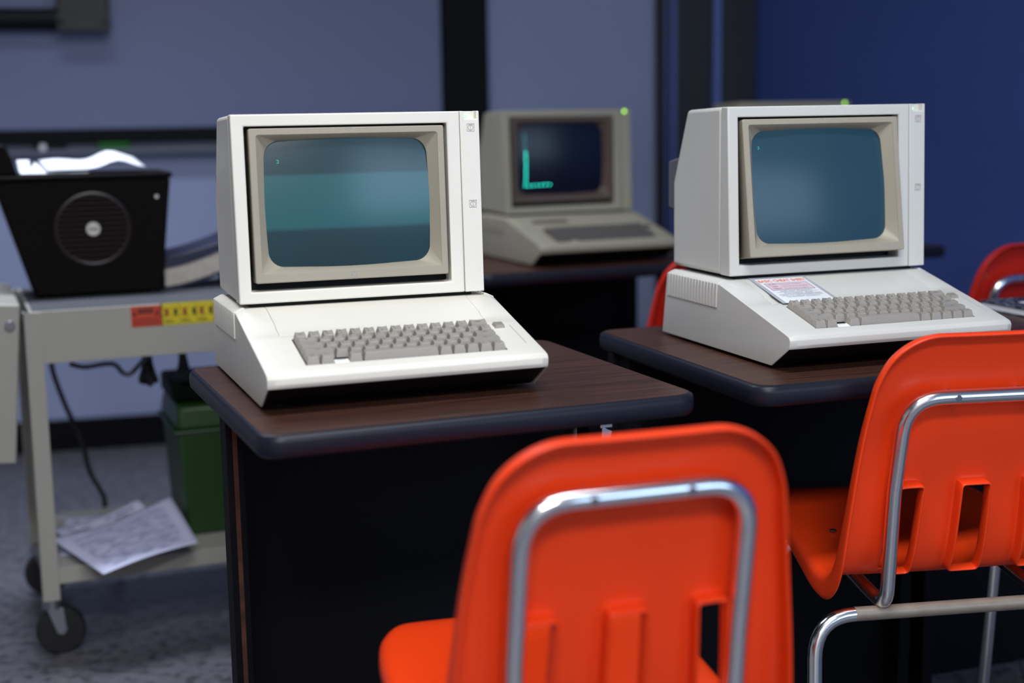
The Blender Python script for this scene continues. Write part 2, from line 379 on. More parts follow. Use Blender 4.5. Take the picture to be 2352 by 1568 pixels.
MB().box(-L*.30, -.0235, .002, -L*.12, .0272, .0280).build('band', M['card'], e, .001)

# projection screen case held by a tan wall bracket, top left
s0, z0 = wall_s(134, 76, .10); s1, z1 = wall_s(251, 25, .10)
e = empty('projection_screen', wp((s0+s1)/2, z0, .004), WY, 'black roll-up screen bar ending in a tan bracket high above the whiteboard', 'screen')
Lb = (s1-s0)
MB().box(-Lb/2, -.12, 0.012, Lb/2, -.02, .13).build('bracket', M['tape'], e, .006)
MB().box(-Lb/2, -.128, .006, Lb/2, -.12, .062).build('bracket_plate', M['tape'], e, .002, label='tan end plate with two dark screw holes')
for xx in (-Lb/2+.014, Lb/2-.014): MB().disc((xx, -.128, .032), (0, -1, 0), .008, .003).build('screw', M['black'], e)
MB().tube([(-1.1, -.07, .045), (-Lb/2, -.07, .045)], .034, 20).build('screen_tube', M['black'], e)

# ------------------------------------------------------------------ desks
def rounded_outline(x0, y0, x1, y1, r, n=8):
    out = []
    for cx, cy, a0 in ((x1-r, y1-r, 0), (x0+r, y1-r, 90), (x0+r, y0+r, 180), (x1-r, y0+r, 270)):
        for k in range(n+1):
            a = math.radians(a0+90*k/n); out.append((cx+r*math.cos(a), cy+r*math.sin(a)))
    return out
def make_desk(loc, yaw, w, d, label, ly=.287, cat='desk', group='computer desks', strip=False):
    """origin on the floor under the front left corner of the top"""
    e = empty('computer_desk', (loc[0], loc[1], 0), yaw, label, cat, group)
    th = .030; z1 = TZ; z0 = TZ-th
    rings = []
    for ins, z in ((.006, z0), (.001, z0+.005), (0, z0+.012), (0, z1-.010), (.0015, z1-.003), (.006, z1)):
        rings.append([(x, y, z) for x, y in rounded_outline(ins, ins, w-ins, d-ins, .032-ins)])
    MB().loft(rings).build('edge_band', M['edge'], e, ang=50, label='rounded black vinyl edge')
    MB().prism_z(rounded_outline(.0075, .0075, w-.0075, d-.0075, .026), z1-.001, z1+.0006).build('desktop', M['wood'], e, smooth=False, label='dark walnut laminate top')
    for nm, x0 in (('leg_panel', .012), ('leg_panel', w-.012-.024)):
        sp_ = MB().box(x0, ly, 0, x0+.024, ly+.043, z0).build(nm, M['soft_black'], e, .001)
        if x0 < .1 and strip: MB().box(x0+.0085, ly-.0015, .01, x0+.0150, ly, z0-.002).build('edge_strip', M['wood_edge'], sp_, label='walnut brown edge strip')
    MB().box(.045 if strip else .002, d-.075, .008, w-.002, d-.055, z0).build('modesty_panel', M['soft_black'], e, .001)
    return e
make_desk((-.303, 1.656), .384, .603, .530, 'walnut desk with black edge, under the large computer at left front', strip=True)
make_desk((.338, 1.915), .345, .60, .575, 'walnut desk with black edge, under the computer with the printed card', .455)
make_desk((-.070, 3.335), .395, .68, .575, 'dark desk in the back row under the beige computer with green text')
make_desk((.655, 3.625), .395, .585, .575, 'dark desk in the back row, its end showing right of the front monitor')
make_desk((.908, 2.120), .345, .60, .575, 'desk at the far right edge carrying the marbled notebook', .455)

# made-up chrome catch for a bright glint under the first desk's front edge
e = empty('glint_catch', (0, 0, 0), 0, 'small chrome catch added for a bright glint under the front edge of the left desk', 'catch')
q = onz(1391, 985, .665); e.location = q; e.rotation_euler = (0, 0, .377)
MB().prism_y([(-.006, .004), (.009, -.003), (.004, -.030), (-.007, -.020)], -.002, .002).build('plate', M['chrome'], e, .0005)
MB().box(-.008, -.001, .002, .010, .030, TZ-.03-q.z).build('mount', M['chrome'], e, .0005)

# ------------------------------------------------------------------ computer
W = .384; Cc = .010
def sline(y): return min(.0538+.25*(y+.0521), .1072)
ROWS = [  # y, z inset, y side, z side
    (-.0530, .0365, -.0500, .0361), (-.0555, .0420, -.0516, .0420), (-.0556, .0500, -.0521, .0490), (-.0520, .0560, -.0490, .0537), (-.0450, .0585, -.0440, .0556),
    (-.0320, None, None, None), (.0555, None, None, None), (.066, None, None, None), (.074, 0, None, None), (.098, 0, None, None), (.1048, .0957, None, None), (.1624, .1120, None, None), (.3482, .1120, .3482, .1072)]
KX0, KX1, KY0, KY1 = .0552, .3332, -.0320, .0555
XL, XR = .0435, .3405
def row(i):
    y, z, ys, zs = ROWS[i]
    if ys is None: ys = y
    if zs is None: zs = sline(y)
    if z is None: z = sline(y)+.0024
    if z == 0: z = sline(y)
    return y, z, ys, zs
def case_mesh():
    bm = bmesh.new()
    xs = [0, Cc, XL, KX0, KX1, XR, W-Cc, W]; g = []
    for i in range(len(ROWS)):
        y, z, ys, zs = row(i); r = []
        for j, x in enumerate(xs):
            if j in (0, len(xs)-1): r.append(bm.verts.new((x, ys, zs)))
            else: r.append(bm.verts.new((x, y, z)))
        g.append(r)
    for i in range(len(ROWS)-1):
        for j in range(len(xs)-1):
            if i == 5 and 3 <= j < 4: continue            # keyboard opening
            if i >= 8 and 2 <= j < 5: continue            # lid opening
            bm.faces.new((g[i][j], g[i][j+1], g[i+1][j+1], g[i+1][j]))
    z0 = .0052
    for j, x in ((0, 0), (len(xs)-1, W)):
        t = bm.verts.new((x, 0, z0)); b = bm.verts.new((x, .3666, z0))
        f = [g[i][j] for i in range(len(ROWS))]+[b, t]
        bm.faces.new(f)
    bmesh.ops.recalc_face_normals(bm, faces=bm.faces)
    # make sure normals point outwards (up) on the deck
    up = sum(f.normal.z for f in bm.faces if abs(f.normal.x) < .5)
    if up < 0:
        for f in bm.faces: f.normal_flip()
    me = bpy.data.meshes.new('case'); bm.to_mesh(me); bm.free(); return me
CASE = case_mesh()
def lid_mesh():
    g_ = .0004; prof = []
    for i in range(8, len(ROWS)):
        y, z, _, _ = row(i); prof.append((y+(g_ if i == 8 else 0), z+.0001))
    under = [(y, z-.003) for y, z in prof[::-1]]
    return MB().prism_x(prof+under, XL+g_, XR-g_)
A_ = math.atan(.25); TU = V((0, math.cos(A_), math.sin(A_))); TN = V((0, -math.sin(A_), math.cos(A_)))
def deckz(y): return sline(y)+.0024
UNIT = (KX1-KX0-.002)/14.5; RP = (KY1-KY0-.002)/math.cos(A_)/5
KEYROWS = [
    [('esc', 1)]+[(c, 1) for c in ['! 1', '@ 2', '# 3', '$ 4', '% 5', '^ 6', '& 7', '* 8', '( 9', ') 0', '_ -', '+ =']]+[('delete', 1.5)],
    [('tab', 1.5)]+[(c, 1) for c in 'QWERTYUIOP']+[('{ [', 1), ('} ]', 1), ('| \\', 1)],
    [('control', 1.75)]+[(c, 1) for c in 'ASDFGHJKL']+[(': ;', 1), ('" \'', 1), ('return', 1.75)],
    [('shift', 2.25)]+[(c, 1) for c in 'ZXCVBNM']+[('< ,', 1), ('> .', 1), ('? /', 1), ('shift', 2.25)],
    [('caps', 1), ('~ `', 1), (None, 1), ('', 1), ('', 5.5), ('', 1), ('<', 1), ('>', 1), ('v', 1), ('^', 1)]]
def key_mb(w_, legend, d, rowi):
    """keycap about its base centre, in x / deck-slope / deck-normal axes"""
    mb = MB(); bw, bd = w_*UNIT-.0011, d-.0009; tw, td = bw-.0052, bd*.66; h = .0098-.0003*rowi; n = 6
    b0 = -.0015; yo = .0012; tilt = (.0014, .0006, 0, -.0005, -.0008)[rowi]
    bot = [(-bw/2, -bd/2, b0), (bw/2, -bd/2, b0), (bw/2, bd/2, b0), (-bw/2, bd/2, b0)]
    top = []; sag = .0011 if w_ < 3 else -.0006
    for yy, dz in ((-td/2, -tilt*.6), (td/2, tilt)):
        for k in range(n+1):
            t = k/n*2-1; top.append((t*tw/2, yy+yo, h+dz-sag*(1-t*t)))
    vs = bot+top; m1 = n+1; fs = [(0, 3, 2, 1)]
    for k in range(n): fs.append((4+k, 4+k+1, 4+m1+k+1, 4+m1+k))
    fs.append((0, 1)+tuple(4+k for k in range(n, -1, -1)))
    fs.append((2, 3)+tuple(4+m1+k for k in range(n+1)))
    fs.append((1, 2, 4+m1+n, 4+n)); fs.append((3, 0, 4, 4+m1))
    mb.add([V((x, 0, 0))+TU*y+TN*z for x, y, z in vs], fs)
    def tp(x, y, z): return V((x, 0, 0))+TU*y+TN*z
    if legend:
        if ' ' in legend:
            a, b = legend.split(' ')
            add_text(mb, a, .0042, tp(-tw*.22, yo+td*.24, h+.00015+tilt*.4), (1, 0, 0), TU, 1); add_text(mb, b, .0042, tp(-tw*.12, yo-td*.2, h+.0001-sag*.8), (1, 0, 0), TU, 1)
        elif len(legend) > 1:
            add_text(mb, legend, .0034, tp(-tw*.02, yo+td*.12, h+.0002-sag*.4+tilt*.2), (1, 0, 0), TU, 1)
        else:
            add_text(mb, legend, .0046, tp(-tw*.22, yo+td*.12, h+.0002-sag*.5+tilt*.2), (1, 0, 0), TU, 1)
    return mb
KEYMESH = []
for ri, r in enumerate(KEYROWS):
    x = KX0+.001
    for lg, w_ in r:
        if lg is not None:
            mm = key_mb(w_, lg, RP, ri)
            t_ = (4.5-ri)*RP+.0006
            pos = V((x+w_*UNIT/2, KY0+.001, deckz(KY0)))+TU*t_
            KEYMESH.append((mm, pos))
        x += w_*UNIT
_kc = {}
def make_computer(loc, yaw, shell, key, label, keys=True):
    e = empty('computer', loc, yaw, label, 'computer', 'desktop computers')
    c = link('case', CASE.copy(), e); c.data.materials.clear(); c.data.materials.append(shell)
    so = c.modifiers.new('wall', 'SOLIDIFY'); so.thickness = .0025; so.offset = -1
    bv = c.modifiers.new('bevel', 'BEVEL'); bv.width = .0016; bv.segments = 3; bv.limit_method = 'ANGLE'; bv.angle_limit = math.radians(20)
    lid_mesh().build('lid', shell, e, .0006)
    b = MB(); i_ = .0045
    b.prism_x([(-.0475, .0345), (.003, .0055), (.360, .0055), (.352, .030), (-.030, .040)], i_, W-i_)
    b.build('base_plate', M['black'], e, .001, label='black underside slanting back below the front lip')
    MB().prism_x([(.3655, .006), (.3625, .006), (.3452, .105), (.3482, .106)], .003, W-.003).build('back_plate', shell, e)
    for sx in (-1, 1):                                         # cooling ribs over each upper side edge
        v = MB(); N = 17
        for k in range(N):
            y = .3440-(k+.5)*(.3440-.1660)/N; hw = .0034
            x = lambda q: q if sx < 0 else W-q
            path = [(x(-.0020), .070), (x(-.0020), .1080), (x(Cc), .1136), (x(Cc+.004), .1136)]; inn = [(x(Cc+.004), .1115), (x(Cc), .1115), (x(.001), .1068), (x(.001), .070)]
            lean = .0035
            v.loft([[(px, y-hw+(.107-pz)*.10, pz) for px, pz in path+inn], [(px, y+hw+(.107-pz)*.10, pz) for px, pz in path+inn]])
        v.build('vent_ribs', shell, e, .0005, seg=1)
    kb = MB()                                                  # key well: floor and four walls under the deck opening
    dz = .011
    p = [V((KX0, KY0, deckz(KY0))), V((KX1, KY0, deckz(KY0))), V((KX1, KY1, deckz(KY1))), V((KX0, KY1, deckz(KY1)))]
    q = [a-TN*dz for a in p]
    kb.add(q, [(0, 1, 2, 3)])
    for i in range(4): kb.add([p[i]-TN*.0012, p[(i+1) % 4]-TN*.0012, q[(i+1) % 4], q[i]], [(0, 1, 2, 3)])
    ko = kb.build('keyboard', M['well'], e, smooth=False)
    so = ko.modifiers.new('wall', 'SOLIDIFY'); so.thickness = .0012; so.offset = 0
    if keys:
        kk = 'k' if key is M['keycap'] else 'd'
        for i, (mm, pos) in enumerate(KEYMESH):
            if (kk, i) not in _kc: _kc[(kk, i)] = mm.mesh('key', [key, M['legend']])
            o = link('key', _kc[(kk, i)], ko, .0007, 2, ang=40); o.location = pos
    pl = V((KX0+.001+2.5*UNIT, KY0+.001, deckz(KY0)))+TU*(.42*RP)
    MB().obox(pl+V((-UNIT*.52, 0, 0))-TU*RP*.42-TN*.004, V((UNIT*1.04, 0, 0)), TU*RP*.62, TN*.0042).build('power_lamp_plate', M['power'] if shell is not M['beige'] else shell, e, .0008)
    MB().obox(pl+V((-UNIT*.3, 0, 0))-TU*RP*.02+TN*.0001, V((UNIT*.6, 0, 0)), TU*.0014, TN*.0004).build('power_lamp', M['groove'], e)
    # reset key on the deck
    rp = V((.3490, .0478, deckz(.0478)))
    k = MB(); bw, bd, h = .0150, .0150, .0046
    k.loft([[rp+V((x*bw/2, 0, 0))+TU*y*bd/2+TN*0 for x, y in ((-1, -1), (1, -1), (1, 1), (-1, 1))], [rp+V((x*bw/2*.8, 0, 0))+TU*y*bd/2*.8+TN*h for x, y in ((-1, -1), (1, -1), (1, 1), (-1, 1))]])
    add_text(k, 'reset', .0033, rp+TN*(h+.0001), (1, 0, 0), TU, 1)
    k.build('reset_key', [key, M['legend']], e, .0006)
    g0 = V((.3655, .050, deckz(.050))); MB().obox(g0-TU*.068+TN*-.0005, V((.0014, 0, 0)), TU*.068, TN*.0007).build('groove', M['groove'] if shell is not M['beige'] else M['beige'], e)
    for fx in (.03, W-.03):
        for fy in (.03, .33): MB().disc((fx, fy, 0), (0, 0, 1), .008, .006).build('rubber_foot', M['rubber'], e)
    return e
cA = make_computer((-.3285, 1.8137, TZ+.0006), .3599, M['cream'], M['keycap'], 'cream desktop computer with grey keys on the left front desk, largest of all')
cB = make_computer((.3798, 2.0530, TZ+.0006), .3411, M['platinum'], M['keycap'], 'grey-cream desktop computer with a printed card lying on its sloping lid')
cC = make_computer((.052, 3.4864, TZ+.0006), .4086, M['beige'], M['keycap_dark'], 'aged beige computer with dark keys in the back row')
MB().obox(V((.055, .107, .0965)), V((.10, 0, 0)), V((0, .02, .0057)), V((0, -.0003, .0012))).build('name_plate', M['bezel_brown'], cC, .0004)
cD = make_computer((.695, 3.755, TZ+.0006), .4086, M['beige'], M['keycap_dark'], 'beige computer case in the back row hidden behind the right front monitor', keys=False)

# ------------------------------------------------------------------ monitors
MW, MH = .3606, .2631
OX0, OX1, OZ0, OZ1 = .0180, .3110, .0165, .2465
def icon(mb, cx, cz, w_, h_, kind, y):
    """thin engraved outline on a face of constant y"""
    t = .0006; d = .0003
    def ln(x0, z0, x1, z1):
        a = V((x0, y-d, z0)); b = V((x1, y-d, z1)); dr = (b-a).normalized(); n = V((-dr.z, 0, dr.x))*t/2
        mb.obox(a-n, b-a, n*2, V((0, d, 0)))
    for a, b, c_, d_ in ((-1, -1, 1, -1), (1, -1, 1, 1), (1, 1, -1, 1), (-1, 1, -1, -1)): ln(cx+a*w_/2, cz+b*h_/2, cx+c_*w_/2, cz+d_*h_/2)
    if kind in ('power', 'contrast'):
        r = h_*.36; pts = [(cx+r*math.cos(k*PI/10), cz+r*math.sin(k*PI/10)) for k in range(21)]
        for p, q in zip(pts, pts[1:]): ln(p[0], p[1], q[0], q[1])
        ln(cx, cz-r*.9, cx, cz+r*.9)
    elif kind == 'down': ln(cx-w_*.28, cz+h_*.2, cx, cz-h_*.15); ln(cx, cz-h_*.15, cx+w_*.28, cz+h_*.2); ln(cx-w_*.3, cz-h_*.28, cx+w_*.3, cz-h_*.28)
    else: ln(cx-w_*.28, cz-h_*.2, cx, cz+h_*.15); ln(cx, cz+h_*.15, cx+w_*.28, cz-h_*.2)

def make_monitor(loc, yaw, shell, bez, scr, tilt, prot, led, label, icons=True, lift=0., led_round=False):
    e = empty('monitor', loc, yaw, label, 'monitor', 'computer monitors')
    ft = .0105/MH                                       # the face leans back slightly
    fy = lambda z: z*ft
    XS = .3308                                          # seam before the control strip
    f = MB()
    o = [(0, 0), (XS, 0), (XS, MH), (0, MH)]; i_ = [(OX0, OZ0), (OX1, OZ0), (OX1, OZ1), (OX0, OZ1)]
    D = .032
    O0 = [(x, fy(z), z) for x, z in o]; I0 = [(x, fy(z), z) for x, z in i_]; O1 = [(x, D, z) for x, z in o]; I1 = [(x, D, z) for x, z in i_]
    vs = O0+I0+O1+I1; fs = []
    for k in range(4):
        n = (k+1) % 4; fs += [(k, n, 4+n, 4+k), (8+n, 8+k, k, n)[::1], (4+k, 4+n, 12+n, 12+k), (8+k, 8+n, 12+n, 12+k)]
    f.add(vs, fs); f.build('front_frame', shell, e, .0022, 3)
    # control strip with thumb notch
    c = MB(); x0, x1 = XS+.0007, MW; nz = MH-.0118; nx0, nx1 = x0+.0055, x1-.0040; nd = .011
    prof = [(x0, 0), (x1, 0), (x1, MH), (nx1, MH), (nx1, nz), (nx0, nz), (nx0, MH), (x0, MH)]
    c.loft([[(x, fy(z), z) for x, z in prof], [(x, D, z) for x, z in prof]])
    cs = c.build('control_strip', shell, e, .0010, 2)
    MB().box(nx0-.001, fy(MH)+nd, nz-.001, nx1+.001, D, MH-.0003).build('notch_back', shell, cs, .0003)
    if led_round: MB().disc((x0+.012, fy(MH)+.001, nz+.006), (0, -1, 0), .0034, .002).build('power_lamp', M['led_y'], cs)
    else: MB().box(x0+.0085, fy(MH)+nd-.0015, nz+.0025, x0+.0135, fy(MH)+nd, nz+.0062).build('power_lamp', led, cs)
    if icons:
        ic = MB(); icon(ic, x0+.0158, .2395, .0106, .0106, 'power', fy(.2395)-.0004); ic.build('icon', M['groove'], cs, smooth=False)
        ic = MB(); icon(ic, x0+.0158, .1290, .0106, .0106, 'contrast', fy(.129)-.0004); ic.build('icon', M['groove'], cs, smooth=False)
    # rear shell
    s = MB(); dr = .0015
    sec = lambda y, z0, z1, dx: [(dx, y, z0), (MW-dx, y, z0), (MW-dx, y, z1), (dx, y, z1)]
    g = .0008
    prof = [(D+.0006, 0), (.2018, 0), (.2018, .140), (.150, .2590), (D+.0006, MH)]
    s.loft([[(0.0004, y, z) for y, z in prof], [(MW-.0004, y, z) for y, z in prof]])
    s.build('rear_shell', shell, e, .006, 3)
    MB().prism_x([(.190, .088), (.233, .094), (.233, .174), (.165, .186)], .006, MW-.006).build('rear_housing', M['rear_grey'], e, .004)
    MB().box(OX0-.001, D-.0012, OZ0-.001, OX1+.001, D-.0002, OZ1+.001).build('recess', M['black'], e, smooth=False)
    # tilting picture tube surround, in its own axes: origin top centre of its face
    bw, bh = OX1-OX0-.0115, OZ1-OZ0-.0150; bt, bb, bs = .0085, .0125, .0095
    th = math.atan2(prot-.003, bh)
    b = bpy.data.objects.new('tilt_bezel', None)
    z_top = OZ1-.0030; bo = MB(); N = None
    def P(x, y, z): return (x, y, z)
    outer = rrect(bw, bh, .003, 6); inner = rrect(bw-2*bs, bh-bt-bb, .004, 6); cz = -bh/2; iz = -(bt+(bh-bt-bb)/2)
    aw, ah = bw-2*bs-.023, bh-bt-bb-.0135
    ap = rrect(aw-.005, ah-.005, .020, 6, .0028); dep = .0165
    apb = [(x*1.0, z*1.0) for x, z in ap]
    R1 = [P(x, .045, z+cz) for x, z in outer]; R0 = [P(x, 0.0012, z+cz) for x, z in outer]; R0b = [P(x*(1-.0012/(bw/2)), 0, (z*(1-.0012/(bh/2)))+cz) for x, z in outer]
    R2 = [P(x, 0, z+iz) for x, z in inner]; R3 = [P(x, .0008, z*.993+iz) for x, z in inner]; R4 = [P(x, dep, z+iz) for x, z in ap]; R5 = [P(x, dep+.006, z+iz) for x, z in ap]
    bo.loft([R1, R0, R0b, R2, R3, R4, R5], cap=False)
    tb = bo.build('tilt_bezel', bez, e, ang=28, loc=((OX0+OX1)/2, fy(z_top)-.003, z_top), rot=(-th, 0, 0), label='darker surround of the picture tube, tipped forward at the bottom')
    so = tb.modifiers.new('wall', 'SOLIDIFY'); so.thickness = .0015; so.offset = -1
    # glass
    g_ = MB(); rings = []; n = len(ap)
    gy = lambda x, z: dep+.0055-.0135*(1-.55*(x/(aw/2))**2-.45*(z/(ah/2))**2)
    steps = [1.03, .97, .9, .8, .65, .5, .35, .2, .08]
    for q in steps:
        rings.append([(x*q, gy(x*q, z*q), z*q+iz) for x, z in ap])
    g_.loft(rings, cap=False); c0 = len(g_.v)
    g_.add([(x, y, z) for x, y, z in rings[-1]]+[(0, gy(0, 0), iz)], [(k, (k+1) % n, n) for k in range(n)])
    sc = g_.build('screen', scr, tb, ang=60, label='curved glass picture tube')
    if icons:
        ic = MB(); icon(ic, 0, -bt/2+.0003, .0125, .0062, 'up', -.0001); ic.build('icon', M['groove'], tb, smooth=False)
        ic = MB(); icon(ic, .0, -bh+bb/2+.001, .0130, .0078, 'down', -.0001); ic.build('icon', M['groove'], tb, smooth=False)
    MB().box(.016, .0135, -.0056-lift, MW-.016, .192, .001).build('gap_shade', M['black'], e, .001)  # black filler that stands in for shade in the gap below the monitor
    for fx in (.045, MW-.045):
        for fy_ in (.03, .17): MB().box(fx-.012, fy_-.008, -.0058-lift, fx+.012, fy_+.008, .001).build('foot', M['rubber'], e)
    def onglass(fx, fz):
        """point on the glass from picture fractions (0..1, 0 = top)"""
        x = (fx-.5)*aw; z = (.5-fz)*ah
        return V((x, gy(x, z)-.0003, z+iz)), sc
    return e, onglass, tb
def mon_at(cpos, yaw, mx, my, myaw, z=.1183):
    c_, s_ = math.cos(yaw), math.sin(yaw)
    c0 = (W-MW)/2+mx; px = c0+MW/2-(MW/2)*math.cos(myaw); py = my-(MW/2)*math.sin(myaw)
    return (cpos[0]+px*c_-py*s_, cpos[1]+px*s_+py*c_, TZ+.0006+z), yaw+myaw
PA, YA = mon_at((-.3285, 1.8137), .3599, -.0046, .1615, -.0256)
mA, gA, bA = make_monitor(PA, YA, M['cream'], M['bezel'], M['scrA'], 0, .0135, M['led'], 'cream monitor with a banded teal screen on the largest computer at left')
PB, YB = mon_at((.3798, 2.0530), .3411, .0078, .1655, 0)
mB, gB, bB = make_monitor(PB, YB, M['platinum'], M['bezel'], M['scrB'], 0, .034, M['led'], 'grey-cream monitor with plain blue screen at right, above the printed card')
PC, YC = mon_at((.052, 3.4864), .4086, -.0033, .1707, -.0311)
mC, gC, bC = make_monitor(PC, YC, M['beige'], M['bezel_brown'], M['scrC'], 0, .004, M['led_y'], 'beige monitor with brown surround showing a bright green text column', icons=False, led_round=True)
PD, YD = mon_at((.695, 3.755), .4086, -.0033, .1707, -.0311, .1183+.013)
mD, gD, bD = make_monitor(PD, YD, M['beige'], M['bezel_brown'], M['scrC'], 0, .004, M['led_y'], 'monitor in the back row, only its top edge showing above the right front monitor', icons=False, lift=.013, led_round=True)
# green characters on the glass
def glyph(mb, p, h, kind=']'):
    w_ = h*.62; t = h*.13
    if kind == ']':
        mb.box(p.x-w_/2, p.y-.0003, p.z+h/2-t, p.x+w_/2, p.y, p.z+h/2); mb.box(p.x-w_/2, p.y-.0003, p.z-h/2, p.x+w_/2, p.y, p.z-h/2+t); mb.box(p.x+w_/2-t, p.y-.0003, p.z-h/2, p.x+w_/2, p.y, p.z+h/2)
    else:
        mb.box(p.x-w_/2, p.y-.0003, p.z-h*.3, p.x+w_/2, p.y, p.z+h*.3)
for g, fx, fz, h in ((gA, .085, .17, .0046), (gB, .055, .155, .0040)):
    t = MB(); p, sc = g(fx, fz); glyph(t, p, h); t.build('prompt', M['phos'], sc, smooth=False, label='small green bracket prompt')
t = MB()
for k in range(13): p, sc = gC(.085, .40+k*.0365); glyph(t, p, .0036)
t.build('text_column', M['phos_bright'], sc, smooth=False, label='column of green brackets')
t = MB()
for k in range(7): p, sc = gC(.080, .15+k*.0365); glyph(t, p, .0036)
t.build('text_column', M['phos_dim'], sc, smooth=False, label='fading upper end of the green column')
t = MB()
for k in range(7): p, sc = gC(.075+k*.047, .875-.002*k); glyph(t, p, .0036, ']' if k == 0 else 'o')
t.build('text_row', M['phos_bright'], sc, smooth=False, label='short green row at the bottom of the column')
# rainbow emblem, lower right of the beige monitor
em = MB(); cx, cz = MW-.011, .022; r = .0062
pts = [(cx+r*math.cos(a)*(1 if not -.5 < a-0 < .5 else .72), cz+r*math.sin(a)*(.95)) for a in [k*2*PI/24-PI for k in range(24)]]
em.add([(x, fyv, z) for x, z in pts for fyv in (0.0004,)], [tuple(range(24))])
em.build('emblem', mat('rainbow_emblem', (.60, .20, .06), .5, noise=1, nscale=160, col2=(.25, .45, .10)), mC, smooth=False)

# ------------------------------------------------------------------ printed card on the right computer
cd = empty('printed_card', (0, 0, 0), 0, 'laminated BASIC cheat sheet lying on the right computer above its keys', 'card')
cd.parent = None
mw = Matrix.Translation(V((.3798, 2.0530, TZ+.0006))) @ Matrix.Rotation(.3411, 4, 'Z')
# card plane rests on the lid's front ridge and the key tops, its top edge on the flat of the lid
La = V((.0530, .1660, .1135)); Lb = V((.0530, .0590, .0868)); cu_ = V((1, 0, 0)); cvv = (La-Lb).normalized(); cn = cu_.cross(cvv)
cm = Matrix((cu_, cvv, cn)).transposed().to_4x4(); cm.translation = Lb
cd.matrix_world = mw @ cm
CWd, CHt = .0990, (La-Lb).length
MB().box(0, 0, 0, CWd, CHt, .0004).build('lamination', M['laminate'], cd, smooth=False, label='clear laminate border')
MB().box(.0065, .0, .0004, CWd-.0065, CHt-.008, .0007).build('sheet', M['card'], cd, smooth=False)
t = MB(); zt = .00085
add_text(t, 'BASIC CHEAT SHEET', .0110, (CWd/2, CHt-.0185, zt), (1, 0, 0), (0, 1.25, 0), 0, bold=.0003, sx=.83)
t.build('heading', M['orange_ink'], cd, smooth=False, label='orange capitals')
MB().box(.0125, CHt-.058, .0007, CWd-.0125, CHt-.028, .0009).build('pink_panel', M['pink'], cd, smooth=False)
t = MB(); z2 = .0009
for x0, y0, x1, y1 in ((.0125, CHt-.0288, CWd-.0125, CHt-.028), (.0125, CHt-.0588, CWd-.0125, CHt-.058), (.012, CHt-.0588, .0128, CHt-.028), (CWd-.0128, CHt-.0588, CWd-.012, CHt-.028)): t.box(x0, y0, z2, x1, y1, z2+.0001)
for k, (a, b) in enumerate((('RUN', 'Runs your program'), ('LIST', 'Lists out your program'), ('NEW', 'Erases your program'))):
    yy = CHt-.0340-k*.0092
    add_text(t, a, .0062, (.024, yy, z2+.0001), (1, 0, 0), (0, 1, 0), 0, bold=.0001); add_text(t, b, .0050, (.036, yy, z2+.0001), (1, 0, 0), (0, 1, 0), 0, 'LEFT')
for k, (s_, sz) in enumerate((('BASIC NOT WORKING?', .0052), ('Press Control - Reset', .0056), ('WANT TO WRITE SOMETHING?', .0052), ('Use the PRINT command to', .0050))):
    yy = CHt-.0635-k*.0080; add_text(t, s_, sz, (CWd/2, yy, zt), (1, 0, 0), (0, 1, 0), 0)
    if k in (0, 1, 2): t.box(.013, yy-.0044, zt, CWd-.013, yy-.0039, zt+.0001)
t.build('lettering', M['ink_grey'], cd, smooth=False)

